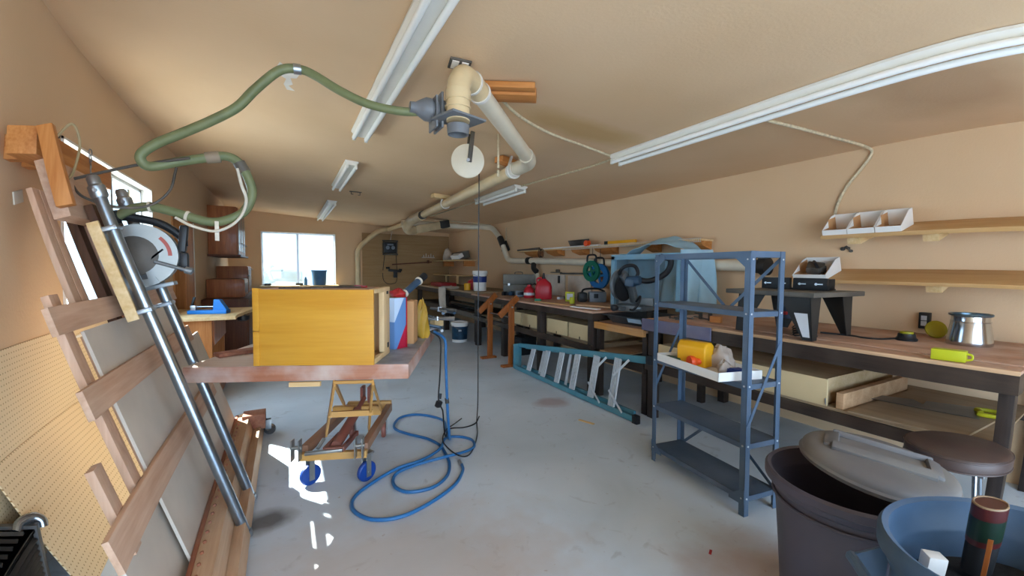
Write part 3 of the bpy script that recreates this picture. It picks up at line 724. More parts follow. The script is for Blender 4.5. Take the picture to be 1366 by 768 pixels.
# ---------------------------------------------------------------- stool, dustbins
mat('vinyl_maroon', '#40302f', .45, dust=.4, dustcol='#6e5c4e')
mat('chrome', '#9aa0a6', .2, .9)
t = thing('stool', 'round padded maroon stool under the bench end beside the bins', 'stool', (2.72, .645, 0))
m = MB(); m.lathe([(.0, .546), (.20, .546), (.213, .552), (.218, .568), (.218, .598), (.211, .611), (.195, .618), (0, .622)], n=40); s = m.build('seat', 'vinyl_maroon', t)
m = MB()
for z in (.556, .604): m.tube([(.217 * math.cos(i * PI / 20), .217 * math.sin(i * PI / 20), z) for i in range(40)], .004, 6, True)
m.build('piping', 'vinyl_maroon', s)
for k in range(4):
    w = k * PI / 2 + .9; m = MB(); m.rod((.10 * math.cos(w), .10 * math.sin(w), .556), (.19 * math.cos(w), .19 * math.sin(w), .0), .012); m.build('leg', 'chrome', t)
m = MB(); m.tube([(.158 * math.cos(i * PI / 16), .158 * math.sin(i * PI / 16), .2) for i in range(32)], .008, 8, True); m.build('foot_ring', 'chrome', t)
m = MB(); m.add([(-.10, -.16, .555), (-.06, -.18, .555), (-.07, -.18, .52)], [(0, 1, 2)], False); 
m = MB(); m.box((-.115, -.12, .54), (.03, .002, .03), (0, .2, .8)); m.build('tag', 'label_white', t)

mat('bin_grey', '#474350', .5, var=.05, dust=.3, dustcol='#6d666a')
mat('lid_grey', '#5d5a5c', .55, var=.05, dust=.6, dustcol='#858074')
mat('bin_blue', '#374f68', .45, var=.06, dust=.2, dustcol='#8fa3b5')
def barrel(mb, rb, rt, h, t=.004, n=48, ribs=True):
    mb.lathe([(0, .012), (rb - t, .012), (rt - .012 - t, h - .05), (rt - .006, h - .045), (rt, h - .03), (rt, h), (rt - .012, h + .004), (rt - .02, h - .004), (rt - .02, h - .03), (rt - .016 - t - .004, h - .055), (rb - t - .004, .018), (0, .018)], n=n)
t = thing('dustbin', 'charcoal plastic dustbin with its lid resting askew on top', 'dustbin', (1.93, .755, 0))
m = MB(); m.lathe([(0, 0), (.225, 0), (.23, .01), (.27, .545), (.283, .555), (.288, .575), (.305, .585), (.305, .612), (.296, .622), (.284, .616), (.282, .58), (.266, .555), (.263, .545), (.222, .02), (0, .02)], n=56); m.build('body', 'bin_grey', t)
m = MB(); m.tube([(.274 * math.cos(i * PI / 28), .274 * math.sin(i * PI / 28), .52) for i in range(56)], .006, 6, True)
m.build('rib', 'bin_grey', t)
for w in (-2.05, 1.1):
    m = MB(); c, s_ = math.cos(w), math.sin(w); tx, ty = -s_, c
    P_ = lambda r, l, z: (r * c + tx * l, r * s_ + ty * l, z)
    m.tube(spline([P_(.285, -.075, .592), P_(.325, -.07, .565), P_(.345, -.05, .53), P_(.348, 0, .52), P_(.345, .05, .53), P_(.325, .07, .565), P_(.285, .075, .592)], 5), .011, 8)
    m.build('handle', 'bin_grey', t)
t = thing('dustbin_cover', 'dusty grey bin lid with a recessed grip lying askew on the charcoal bin', 'lid', (2.0, .715, .646), rot=(math.radians(7), math.radians(3), .0))
m = MB(); m.lathe([(.246, .0), (.257, .0), (.262, .014), (.254, .022), (.252, .036), (.244, .046), (.225, .056), (.19, .064), (.1, .072), (0, .074)], n=56); m.lathe([(.246, 0), (.240, .03), (.19, .045), (0, .06)], n=56, caps=False); L_ = m.build('shell', 'lid_grey', t)
m = MB()
for s_ in (-1, 1): m.box((0, s_ * .085, .074), (.32, .045, .026), (s_ * -.35, 0, .0), .010)
for s_ in (-1, 1): m.box((s_ * .16, 0, .070), (.05, .16, .022), (0, s_ * .3, 0), .009)
g = m.build('grip', 'lid_grey', t); g.rotation_euler = (0, 0, -1.17)
t = thing('dustbin', 'blue plastic dustbin without a lid at the corner of the frame', 'dustbin', (1.50, .22, 0))
m = MB(); m.lathe([(0, 0), (.21, 0), (.215, .01), (.255, .66), (.268, .67), (.272, .70), (.292, .71), (.292, .742), (.283, .755), (.268, .748), (.266, .705), (.25, .67), (.247, .66), (.208, .02), (0, .02)], n=56); m.build('body', 'bin_blue', t)
for w in (2.35, -.8):
    m = MB(); c, s_ = math.cos(w), math.sin(w); tx, ty = -s_, c
    P_ = lambda r, l, z: (r * c + tx * l, r * s_ + ty * l, z)
    for l in (-.085, .085):
        M_ = Matrix(((c, 0, tx, tx * l), (s_, 0, ty, ty * l), (0, 1, 0, 0), (0, 0, 0, 1)))
        m.prism([(.25, .70), (.34, .66), (.34, .64), (.25, .55)], .008, M_)
    m.tube([P_(.335, -.09, .652), P_(.335, .095, .652)], .014, 8); m.build('handle', 'bin_blue', t)
mat('can_label', '#12291c', .4, var=.1)
mat('can_maroon', '#4a1c1c', .35)
mat('can_top', '#8a6a46', .5, dust=.5)
t = thing('paint_can', 'maroon paint can with a dark green label inside the blue bin', 'can', (1.585, .285, .7065))
t.scale = (.88, .88, .88)
m = MB(); m.lathe([(0, 0), (.055, 0), (.055, .018)], n=28); m.lathe([(.055, .085), (.055, .12), (.05, .124)], n=28); m.build('body', 'can_maroon', t)
m = MB(); m.lathe([(.0556, .018), (.0556, .085)], n=28); m.build('label', 'can_label', t)
m = MB(); m.tube([(.051 * math.cos(i * PI / 14), .051 * math.sin(i * PI / 14), .124) for i in range(28)], .004, 6, True); m.lathe([(.05, .118), (.02, .117), (.018, .122), (0, .122)], n=28); m.build('can_lid', 'can_top', t)

# rubbish inside the blue bin
mat('rubbish', '#1d1c1d', .9, var=.3, scale=30, bump=.6, bscale=30)
m = MB(); m.grid(lambda u, v: ((.232 * v) * math.cos(2 * PI * u), (.232 * v) * math.sin(2 * PI * u), .02 * math.sin(9 * u * PI * 2 + 5 * v) * v * (1 - v) * 2 + .03 * (1 - v)), 40, 8)
o = m.build('rubbish', 'rubbish'); place(o, (1.50, .22, .59)); tag(o, 'dark rubbish filling the blue bin', 'rubbish', kind='stuff')
o = MB().lathe([(0, 0), (.046, 0), (.047, .076), (.045, .084), (0, .084)], n=24).build('tin', 'black_matte'); place(o, (1.585, .285, .622)); tag(o, 'dark tin in the blue bin beneath the maroon paint can', 'tin')  # blackened to match the shade inside the bin
o = MB().box((0, 0, .02), (.06, .05, .06), None, .003).build('carton', 'white_card'); place(o, (1.475, .375, .622), rot=(.10, .12, .7)); tag(o, 'small pale carton lying inside the blue bin', 'carton')
m = MB(); m.bar((0, 0, 0), (.03, .01, .13), .014, .006, (1, 0, 0)); o = m.build('stir_stick', 'red_oak'); place(o, (1.485, .245, .618)); tag(o, 'orange brown stir stick standing in the blue bin in front of the paint can', 'stick')
o = MB().box((0, 0, .002), (.035, .012, .004)).build('scrap', 'red_plastic'); place(o, (1.86, 1.32, 0), .5); tag(o, 'tiny red scrap on the floor in front of the shelf unit', 'scrap')
o = MB().box((0, 0, .003), (.03, .16, .006), None, .001).build('shim', 'pale_y'); place(o, (2.42, 3.0, 0), .35); tag(o, 'thin pale wood shim on the floor beside the ladder foot', 'shim')
# ---------------------------------------------------------------- step ladder lying on edge
mat('fibre_teal', '#3f8698', .45, dust=.2)
mat('alu_step', '#dfe3e6', .4, .6, var=.04)
t = thing('step_ladder', 'teal step ladder lying on its side in front of the workbench', 'ladder', (2.8, 2.75, 0))
YA, YB = 2.72, 5.06
def lad(y):   # height of the upper rail
    return .335 + (YB - y) / (YB - YA) * (.60 - .335)
def rail(name, p0, p1, w=.03, h=.048):
    m = O(t); m.bar(p0, p1, .004, h, (0, 0, 1)); d = (V(p1) - V(p0))
    off = V((.03, 0, 0))
    for s_ in (-1, 1): m.bar(V(p0) + off / 2 + V((0, 0, s_ * h / 2)), V(p1) + off / 2 + V((0, 0, s_ * h / 2)), .034, .005, (0, 0, 1))
    return m.build(name, 'fibre_teal', t)
rail('side_rail', (2.79, 2.80, .036), (2.79, YB, .036)); rail('side_rail', (2.90, YA, .59), (2.86, YB, .335))
o = O(t).bar((2.885, 2.86, .05), (2.885, YB - .1, .05), .028, .045).build('rear_rail', 'fibre_teal', t); O(t).bar((2.955, 2.80, .555), (2.925, YB - .1, .32), .028, .045).build('rear_rail', 'fibre_teal', t)
O(t).box2((2.785, YB - .005, .012), (2.905, YB + .03, .355), .008).build('top_cap', 'fibre_teal', t)
for y in (4.70, 4.355, 4.05, 3.745, 3.42, 3.10):
    zt = lad(y - .05); m = O(t)
    p0, p1 = V((2.80, y, .045)), V((2.89, y, zt - .03)); bx = V((0, 1, 0))
    for dx in (-.036, -.012, .012, .036): m.bar(p0 + bx * dx, p1 + bx * dx, .014, .012, (0, 1, 0))
    m.bar(p0 + V((.008, 0, 0)), p1 + V((.008, 0, 0)), .005, .092, (0, 1, 0)); m.build('step', 'alu_step', t)
for y in (4.53, 3.95):
    m = O(t); m.bar((2.87, y, .05), (2.945, y, lad(y) - .05), .008, .045, (0, 1, 0)); m.build('rear_bar', 'alu_step', t)
for y in (3.10, 3.42):
    for a, b2 in (((2.79, y + .02, .22), (2.79, y - .17, .05)), ((2.85, y + .02, lad(y) - .2), (2.89, y - .15, lad(y - .15) - .03))):
        m = O(t); m.bar(a, b2, .005, .022, (0, 0, 1)); m.build('knee_brace', 'alu_step', t)
for z in (.036, .59):
    m = O(t); m.box((2.81 if z < .1 else 2.90, 2.77 if z < .1 else 2.70, z), (.05, .06, .08), None, .006); m.build('foot', 'black_plastic', t)

# ---------------------------------------------------------------- two wooden stock stands
for i, (y, x, lab) in enumerate(((5.88, 2.80, 'orange wood stand with a sloping arm, beside the far workbench'), (5.23, 2.83, 'orange wood stand with a sloping arm, at the ladder end'))):
    t = thing('stock_stand', lab, 'stand', (x, y, 0), group='wooden stands')
    MB().box2((-.04, -.022, .03), (.04, .022, .905), .003).build('post', 'red_oak', t)
    m = MB(); m.bar((-.18, .024, .735), (.115, .024, 1.0), .04, .085, (0, 0, 1), .003); m.build('arm', 'red_oak', t)
    m = MB(); m.box2((-.15, -.045, 0), (.10, .045, .03), .003); m.build('foot', 'red_oak', t)
    m = MB(); m.lathe([(.012, 0), (.012, .012)], (0.0, -.022, .86), 12, (0, -1, 0)); m.build('bolt', 'bolt_zinc', t)
o = MB().rod((2.79, 5.24, .72), (2.79, 5.85, .72), .011).build('steel_rod', 'chrome'); tag(o, 'thin bright rod bridging the two orange wood stands', 'rod')

# black box under the bench
t = thing('tool_case', 'black case standing on the floor under the bench by the wood stands', 'case', (3.45, 5.95, 0))
m = MB(); m.box2((-.13, -.16, 0), (.16, .16, .27), .015); m.build('body', 'black_plastic', t)
m = MB(); m.box2((-.132, -.163, .22), (.162, .163, .29), .01); l_ = m.build('case_lid', 'black_plastic', t)
m = MB(); m.tube(spline([(0, -.07, .288), (0, -.06, .315), (0, .06, .315), (0, .07, .288)], 4), .009, 8); m.build('handle', 'black_matte', l_)

# ---------------------------------------------------------------- low bench: black plastic tray
mat('tray_black', '#20262e', .4, dust=.15)
mat('label_blue', '#a7c4da', .5)
t = thing('plastic_tray', 'black plastic tray with a pale label on the low bench', 'tray', (3.42, 3.23, .836), rz=.05)
m = MB()
def fr(z, g): return [(-.33 - g, -.30 - g, z), (.33 + g, -.30 - g, z), (.33 + g, .30 + g, z), (-.33 - g, .30 + g, z)]
vs = fr(0, -.06) + fr(.085, 0) + fr(.085, .025) + fr(.078, .025)
vi = fr(.085, -.012) + fr(.01, -.07)
A_ = vs + vi
fs = [(3, 2, 1, 0)] + [(i, (i + 1) % 4, 4 + (i + 1) % 4, 4 + i) for i in range(4)] + [(12 + i, 12 + (i + 1) % 4, 8 + (i + 1) % 4, 8 + i) for i in range(4)] + [(8 + i, 8 + (i + 1) % 4, 16 + (i + 1) % 4, 16 + i) for i in range(4)] + [(16 + i, 16 + (i + 1) % 4, 20 + (i + 1) % 4, 20 + i) for i in range(4)] + [(20, 21, 22, 23)]
m.add(A_, fs, False); m.build('body', 'tray_black', t)
m = MB(); m.add([(-.312, -.20, .03), (-.312, -.02, .03), (-.335, -.02, .075), (-.335, -.20, .075)], [(0, 1, 2, 3)], False); m.build('label', 'label_blue', t)
o = MB().box((0, 0, .012), (.03, .40, .022), (0, 0, 0), .004).build('trowel', 'saw_steel'); place(o, (3.42, 3.22, .848), .1); tag(o, 'grey steel bar lying in the black tray', 'bar')

# ---------------------------------------------------------------- dust hood and miter saw
mat('hood_blue', '#7fb2cc', .6, var=.06, dust=.35, dustcol='#9c9484')
mat('cloth_blue', '#9cc6da', .75, var=.08, dust=.3, dustcol='#a39a8a', bump=.2, bscale=30)
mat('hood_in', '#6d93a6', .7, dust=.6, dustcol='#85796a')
t = thing('dust_hood', 'light blue boxed dust hood with draped cloth around the miter saw', 'dust hood', (3.75, 3.05, .957))
m = O(t); z0 = .957
m.box2((3.73, 3.08, z0), (3.77, 3.13, 1.58)).box2((3.73, 4.10, z0), (3.77, 4.16, 1.58)).box2((3.73, 3.08, 1.535), (3.77, 4.16, 1.60)); m.build('front_frame', 'hood_blue', t)
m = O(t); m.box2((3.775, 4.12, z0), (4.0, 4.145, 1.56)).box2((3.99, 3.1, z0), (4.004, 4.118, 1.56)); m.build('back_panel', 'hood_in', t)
m = O(t)
def hump(u, v):
    y = 3.02 + 1.05 * u; x = 3.775 + .24 * v
    return (x, y, 1.60 + .20 * math.sin(PI * min(1, u * 1.15)) ** .8 * (.55 + .45 * v) + .008 * math.sin(26 * u + 5 * v))
m.grid(hump, 26, 8, .006); m.build('cloth_top', 'cloth_blue', t)
m = O(t)
def drape(u, v):
    z = 1.63 - v * .62; y = 3.06 - .16 * u - .05 * v + .02 * math.sin(9 * u + 3 * v); x = 3.70 + .30 * u + .035 * math.sin(14 * u + 2 * v) * (.4 + v)
    return (x, y, z)
m.grid(drape, 30, 12, .005); m.build('cloth_side', 'cloth_blue', t)
m = O(t)
def back_cloth(u, v):
    y = 3.12 + .36 * u; z = 1.0 + .52 * v; x = 3.93 + .03 * math.sin(11 * u + 3 * v) - .04 * v * (1 - u)
    return (x, y, z)
m.grid(back_cloth, 20, 10, .005); m.build('cloth_inner', 'cloth_blue', t)
mat('mitre_blue', '#2b4a63', .4, dust=.12)
mat('mitre_grey', '#5d666c', .4, .3, dust=.3)
t = thing('miter_saw', 'dusty blue grey miter saw standing in the light blue hood', 'miter saw', (3.40, 3.45, .957), rz=.15)
m = MB(); m.box((0, -.0, .03), (.22, .42, .05), None, .012); m.lathe([(.15, .0), (.15, .062), (.14, .068), (0, .068)], (-.02, 0, .0), 28); m.box((-.2, 0, .035), (.12, .10, .03), None, .01); m.build('base', 'mitre_grey', t)
m = MB(); m.box((.075, .13, .10), (.025, .20, .085), None, .005).box((.075, -.13, .10), (.025, .20, .085), None, .005); m.build('fence', 'mitre_grey', t)
m = MB(); m.bar((.10, .03, .06), (.02, .03, .30), .06, .08, (0, 1, 0), .012); m.bar((.06, .06, .24), (-.10, .06, .40), .05, .07, (0, 0, 1), .012); m.build('arm', 'mitre_grey', t)
m = MB(); c = (-.03, .125, .285); m.lathe([(.0, -.012), (.165, -.012), (.172, -.004), (.172, .02), (.16, .03), (.06, .034), (0, .034)], c, 36, (0, 1, 0)); g = m.build('blade_guard', 'mitre_grey', t)
m = MB(); m.lathe([(.15, -.003), (.15, .0)], (-.03, .085, .245), 36, (0, 1, 0)); m.build('blade', 'black_matte', t)
m = MB(); m.lathe([(.0, 0), (.05, 0), (.056, .01), (.056, .13), (.048, .15), (0, .152)], (-.02, .05, .33), 24, (.25, -1, .05)); m.box((-.02, -.0, .31), (.10, .11, .09), (.1, 0, .2), .02); m.build('motor', 'mitre_blue', t)
m = MB(); m.tube(spline([(-.10, .09, .40), (-.12, .05, .46), (-.10, -.02, .50), (-.03, -.06, .49), (.01, -.07, .42), (-.0, -.05, .36)], 6), [.02] * 31, 10); m.build('handle', 'black_plastic', t)
m = MB(); m.tube(spline([(-.15, -.10, .02), (-.19, -.17, .03), (-.17, -.22, .10), (-.12, -.2, .17), (-.08, -.12, .11)], 6), .012, 8); m.build('lever', 'black_plastic', t)
m = MB(); m.lathe([(.03, 0), (.035, .01), (.035, .05), (.02, .06)], (-.26, 0, .04), 14, (-1, 0, 0)); m.build('lock_knob', 'black_plastic', t)
m = MB(); m.tube(spline([(.05, .0, .36), (.14, -.12, .33), (.22, -.28, .42), (.22, -.33, .56), (.15, -.25, .60)], 8), .032, 12); m.build('dust_hose', 'black_plastic', t)

# ---------------------------------------------------------------- PVC duct along the right wall
mat('pvc', '#d9cfb8', .35, var=.05)
mat('pvc_old', '#cbb48e', .4, var=.12)
mat('rubber', '#26231f', .6)
t = thing('wall_duct', 'white plastic dust pipe along the wall above the workbench behind the saw hood', 'pipe', (4.09, 2.5, 1.5))
R1 = .057
m = O(t); m.rod((4.09, 6.80, 1.565), (4.09, 4.24, 1.50), R1, 20); m.build('pipe_run', 'pvc', t)
m = O(t); m.rod((4.09, 4.22, 1.50), (4.09, 2.50, 1.455), R1, 20); m.build('pipe_run', 'pvc', t)
m = O(t); m.tube(spline([(4.09, 6.84, 1.567), (4.09, 7.45, 1.575), (4.09, 7.68, 1.60), (4.09, 7.82, 1.72), (4.09, 7.95, 1.90)], 5), R1, 18); m.build('elbow', 'pvc', t)
m = O(t); m.rod((4.09, 7.95, 1.90), (4.09, 8.10, 2.08), R1 + .012, 18); m.build('coupling', 'rubber', t)
m = O(t); m.rod((4.09, 6.78, 1.565), (4.09, 6.90, 1.567), R1 + .012, 18); m.build('coupling', 'rubber', t)
m = O(t); m.tube(spline([(4.09, 8.10, 2.08), (4.08, 8.45, 2.30), (4.0, 8.7, 2.355), (3.75, 8.85, 2.36), (3.55, 8.9, 2.36)], 5), R1, 18); m.build('elbow', 'pvc', t)
m = O(t); m.rod((3.56, 8.9, 2.36), (2.2, 9.1, 2.40), R1, 18); m.build('pipe_run', 'pvc', t)
m = O(t); m.lathe([(R1 + .01, 0), (R1 + .015, .05), (R1 + .03, .06), (R1 + .03, .12), (.04, .13)], (4.09, 2.49, 1.453), 20, (0, -1, -.02)); m.box((4.09, 2.43, 1.5), (.12, .02, .19), None, .004); m.build('blast_gate', 'rubber', t)
m = O(t); m.lathe([(R1 + .012, 0), (R1 + .012, .08)], (4.09, 4.19, 1.50), 20, (0, 1, 0)); m.box((4.09, 4.23, 1.44), (.14, .018, .2), None, .004); m.build('blast_gate', 'rubber', t)
m = O(t); m.tube(spline([(4.05, 6.62, 1.51), (4.03, 6.58, 1.42), (4.04, 6.5, 1.36)], 5), .05, 14); m.build('down_spout', 'rubber', t)
m = O(t); m.lathe([(.05, 0), (.05, .30)], (4.08, 6.56, 1.03), 18); m.build('down_pipe', 'pvc', t)
m = O(t); m.box((4.14, 7.86, 1.9), (.03, .25, .05), (.9, 0, 0)); m.box((4.14, 8.0, 1.80), (.06, .14, .03)); m.build('bracket', 'rubber', t)

# ---------------------------------------------------------------- wire shelf on the wall
mat('wire_white', '#d8d2c4', .4)
t = thing('wall_shelf', 'narrow wall shelf with a white wire edge above the dust pipe', 'shelf', (3.95, 3.02, 1.72))
O(t).box2((3.98, 3.03, 1.735), (4.19, 7.2, 1.753)).build('board', 'pale_y', t)
m = O(t)
for z in (1.722, 1.76): m.rod((3.97, 3.02, z), (3.97, 5.6, z), .0035, 6)
for i in range(98): m.rod((3.97, 3.03 + i * .0262, 1.722), (3.97, 3.03 + i * .0262, 1.76), .0022, 4)
m.build('wire_edge', 'wire_white', t)
for y0, y1 in ((6.5, 6.9), (5.83, 6.15), (5.17, 5.42), (4.52, 4.85), (3.75, 3.9), (3.05, 3.25)):
    m = O(t); M_ = Matrix(((1, 0, 0, 4.0), (0, 0, 1, y0), (0, 1, 0, 1.735), (0, 0, 0, 1)))
    m.prism([(.19, 0), (0, 0), (.04, -.05), (.19, -.10)], y1 - y0, M_); m.build('bracket', 'pine_y', t)
m = MB((4.0, 6.95, 1.755)); m.bar((3.975, 7.1, 1.768), (4.0, 6.35, 1.785), .03, .028, (0, 0, 1)); m.bar((3.99, 7.1, 1.755 + .012), (4.06, 6.4, 1.77), .02, .022, (0, 0, 1)); o = m.build('steel_bars', 'motor_black'); o.location = (4.0, 6.95, 1.755); tag(o, 'dark metal bars at the far end of the wire edged shelf', 'bars')
o = MB().box((0, 0, .012), (.045, 1.5, .024)).build('white_strip', 'white_metal'); place(o, (4.03, 5.5, 1.754)); tag(o, 'long white strip lying on the wire edged shelf', 'strip')
t = thing('picture_frame', 'grey framed screen leaning on the wire edged shelf', 'frame', (4.10, 5.28, 1.755), rot=(0, -.5, 0))
m = MB()
for a, b2 in (((0, -.26, 0), (.012, .26, .02)), ((0, -.26, .11), (.012, .26, .13)), ((0, -.26, 0), (.012, -.24, .13)), ((0, .24, 0), (.012, .26, .13))): m.box2(a, b2)
m.build('frame', 'motor_black', t); MB().box2((.004, -.24, .02), (.008, .24, .11)).build('mesh', 'saw_steel', t)
m = MB(); m.lathe([(.045, 0), (.045, .012), (.03, .014), (.03, .05), (.045, .052), (.045, .064)], n=20); o = m.build('line_spool', 'orange_plastic'); place(o, (4.0, 4.98, 1.80), rot=(0, PI / 2, 0)); o.location = (3.955, 4.98, 1.80); tag(o, 'orange spool hanging at the edge of the wire edged shelf', 'spool')
t = thing('spirit_level', 'yellow level with a black end lying on the wire edged shelf', 'level', (4.08, 4.35, 1.755), rz=.08)
MB().box((0, 0, .03), (.03, .50, .06), None, .003).build('body', 'yellow_plastic', t); MB().box((0, .28, .03), (.032, .07, .062), None, .003).build('end_cap', 'black_plastic', t)
m = MB()
for i in range(3): m.tube([(3.965 + .006 * i, 6.20 + .05 * i + .05 * math.cos(w / 12 * 2 * PI), 1.69 + .075 * math.sin(w / 12 * 2 * PI)) for w in range(12)], .006, 6, True)
o = m.build('cable_hank', 'black_plastic'); tag(o, 'black hank of cable hooped over the wire edged shelf', 'cable')

# reels hanging from the duct
mat('reel_green', '#0f6b52', .4); mat('reel_blue', '#1b6aa8', .4)
for nm, mtl, r, c, lab in (('cord_reel', 'reel_green', .155, (3.955, 4.83, 1.385), 'green cord reel hanging in front of the blue one'), ('cord_reel', 'reel_blue', .185, (4.005, 4.72, 1.31), 'blue cord reel hanging behind the green one')):
    t = thing(nm, lab, 'reel', c, rz=.15)
    m = MB(); m.lathe([(r * .55, -.02), (r, -.02), (r, -.014), (r * .92, -.008), (r * .92, .008), (r, .014), (r, .02), (r * .55, .02), (r * .55, -.02)], (0, 0, 0), 36, (1, 0, 0)); m.build('rim', mtl, t)
    m = MB(); m.bar((0, -.03, -r * .6), (0, .03, r * .6), .03, .02, (1, 0, 0)); m.bar((0, -r * .56, .02), (0, r * .56, -.02), .03, .02, (1, 0, 0)); m.build('spokes', mtl, t)
    m = MB(); m.tube(spline([(0, -.09, r * .9), (0, -.075, r + .07), (0, .0, r + .085), (0, .075, r + .07), (0, .09, r * .9)], 6), .014, 8); m.build('handle', 'black_plastic', t)
    m = MB(); m.rod((.02, 0, r + .09), (.02, 0, 1.735 - c[2] - .002), .004, 6); m.build('hook', 'black_plastic', t)

mat('panel_white', '#cfc3b4', .55)
# white panels and latch on the wall
t = thing('wall_panel', 'white flat panels with a dark latch on the wall behind the red fuel can', 'panel', (4.19, 5.9, .95))
m = O(t); m.box2((4.165, 5.80, .947), (4.188, 6.5, 1.31), .003); m.build('board', 'panel_white', t)
m = O(t); m.box2((4.165, 5.1, .947), (4.188, 5.70, 1.30), .003); m.build('board', 'panel_white', t)
m = O(t); m.box((4.155, 5.95, 1.23), (.018, .05, .13), None, .004); m.build('latch', 'black_plastic', t)
m = MB((4.15, 5.5, 1.345)); m.bar((4.17, 5.93, 1.335), (4.17, 4.72, 1.345), .02, .028, (0, 0, 1)); m.box((4.165, 6.05, 1.35), (.03, .32, .012), None, .003); m.box((4.165, 6.0, 1.38), (.03, .10, .05), None, .01); o = m.build('bar_clamp', 'motor_black'); o.location = (4.15, 5.5, 1.345); tag(o, 'long dark bar clamp hanging on the wall above the white panels', 'clamp')

# ---------------------------------------------------------------- things on the long bench
mat('grey_box', '#62625b', .5, .2, var=.1, dust=.3)
mat('red_can', '#b3202c', .4, var=.05)
mat('grey_can', '#7d8792', .4)
t = thing('tool_chest', 'grey steel chest at the far end of the long workbench', 'tool chest', (3.72, 6.60, .946), rz=-.5)
m = MB(); m.box((0, 0, .09), (.56, .24, .178), None, .006); m.build('body', 'grey_box', t)
m = MB(); m.box((0, 0, .275), (.57, .25, .18), None, .01); l_ = m.build('chest_lid', 'grey_box', t)
m = MB(); m.tube(spline([(-.07, 0, .364), (-.06, 0, .40), (.06, 0, .40), (.07, 0, .364)], 4), .008, 8); m.build('handle', 'motor_black', l_)
for x in (-.18, .18): MB().box((x, -.127, .18), (.04, .012, .05), None, .003).build('latch', 'bolt_zinc', t)
t = thing('fuel_can', 'red plastic fuel can on the long workbench', 'fuel can', (3.50, 5.42, .946), rz=-.55)
m = MB()
sec = lambda z, a, b2: [(a * math.copysign(abs(math.cos(w * PI / 16)) ** .5, math.cos(w * PI / 16)), b2 * math.copysign(abs(math.sin(w * PI / 16)) ** .5, math.sin(w * PI / 16)), z) for w in range(32)]
rings = [sec(0, .12, .085), sec(.012, .13, .09), sec(.19, .13, .09), sec(.25, .11, .075), sec(.30, .05, .04), sec(.315, .03, .03)]
vs = [p for r in rings for p in r]; fs = [tuple(range(31, -1, -1))] + [(i * 32 + j, i * 32 + (j + 1) % 32, i * 32 + 32 + (j + 1) % 32, i * 32 + 32 + j) for i in range(5) for j in range(32)] + [tuple(range(160, 192))]
m.add(vs, fs); m.build('body', 'red_can', t)
m = MB(); m.lathe([(.028, .315), (.030, .33), (.022, .335), (.014, .40), (0, .405)], n=16); m.build('spout_cap', 'black_plastic', t)
m = MB(); m.tube(spline([(-.10, 0, .24), (-.10, 0, .31), (-.03, 0, .33)], 5), .014, 8); m.build('handle', 'red_can', t)
t = thing('oil_jug', 'dark red round jug with a black handle and white label beside the red fuel can', 'jug', (3.42, 5.72, .946)); t.scale = (.82, .82, .85)
m = MB(); m.lathe([(0, 0), (.10, 0), (.11, .02), (.11, .12), (.09, .18), (.045, .22), (.04, .25), (0, .25)], n=28); m.build('body', 'red_can', t)
m = MB(); m.lathe([(.043, .25), (.045, .275), (0, .278)], n=18); m.build('cap', 'black_plastic', t)
m = MB(); m.tube(spline([(.04, -.02, .235), (.09, -.05, .27), (.12, -.07, .22), (.10, -.05, .15)], 5), .014, 8); m.build('handle', 'black_plastic', t)
m = MB(); m.lathe([(.1112, .05), (.1112, .10)], n=28); m.build('label', 'label_white', t)
def drill(label, loc, rz, mtl='mitre_blue'):
    t = thing('cordless_drill', label, 'drill', loc, rz)
    m = MB(); m.lathe([(0, -.1), (.035, -.095), (.04, -.06), (.04, .05), (.03, .07), (.022, .075), (.02, .12), (.008, .13)], (0, 0, .04), 18, (1, 0, 0)); m.build('body', mtl, t)
    m = MB(); m.bar((-.04, 0, .035), (-.06, .12, .03), .04, .05, (0, 0, 1), .012); m.build('grip', 'black_plastic', t)
    m = MB(); m.box((-.065, .15, .035), (.11, .05, .066), None, .01); m.build('battery', 'black_plastic', t)
drill('dark cordless drill lying in front of the grey steel chest', (3.45, 6.30, .946), .4)
t = thing('charger', 'grey battery charger between the drill and the dark red jug', 'charger', (3.42, 6.02, .946), rz=-.3)
MB().box((0, 0, .05), (.16, .13, .10), None, .012).build('body', 'grey_can', t); MB().box((0, -.067, .06), (.12, .006, .05), None, .002).build('socket_face', 'black_plastic', t)
o = MB().lathe([(0, 0), (.05, 0), (.052, .02), (.04, .03), (0, .031)], n=24).build('round_pad', 'reel_green'); 
mat('mint', '#3f9a78', .5)
o.data.materials[0] = MAT['mint']; place(o, (3.23, 5.15, .946)); tag(o, 'mint green round pad on the front of the long workbench', 'pad')
t = thing('carton', 'bright yellow square box with a pale label on the long workbench', 'box', (3.60, 4.87, .946), rz=-.7)
MB().box((0, 0, .07), (.13, .09, .138), None, .003).build('body', 'lime', t); MB().box((0, -.0465, .07), (.085, .002, .085)).build('label', 'label_white', t)
o = MB().lathe([(0, 0), (.034, 0), (.034, .08), (.03, .085), (0, .085)], n=20).build('tin', 'lime'); place(o, (3.40, 4.55, .946)); tag(o, 'small yellow round tin near the edge of the long workbench', 'tin')
t = thing('tool_carrier', 'grey and black open tool carrier beside the yellow box', 'tool carrier', (3.82, 4.66, .946), rz=-.5)
m = MB(); m.box((.08, 0, .075), (.24, .17, .148), None, .02); m.build('body', 'grey_can', t)
m = MB(); m.box((-.13, 0, .07), (.13, .15, .138), None, .03); m.tube(spline([(-.14, 0, .13), (-.1, 0, .18), (.08, 0, .19), (.19, 0, .15)], 6), .014, 8); m.build('handle', 'black_plastic', t)
m = MB(); m.box((0.05, -.09, .09), (.06, .01, .06), None, .003); m.build('pocket', 'black_plastic', t)
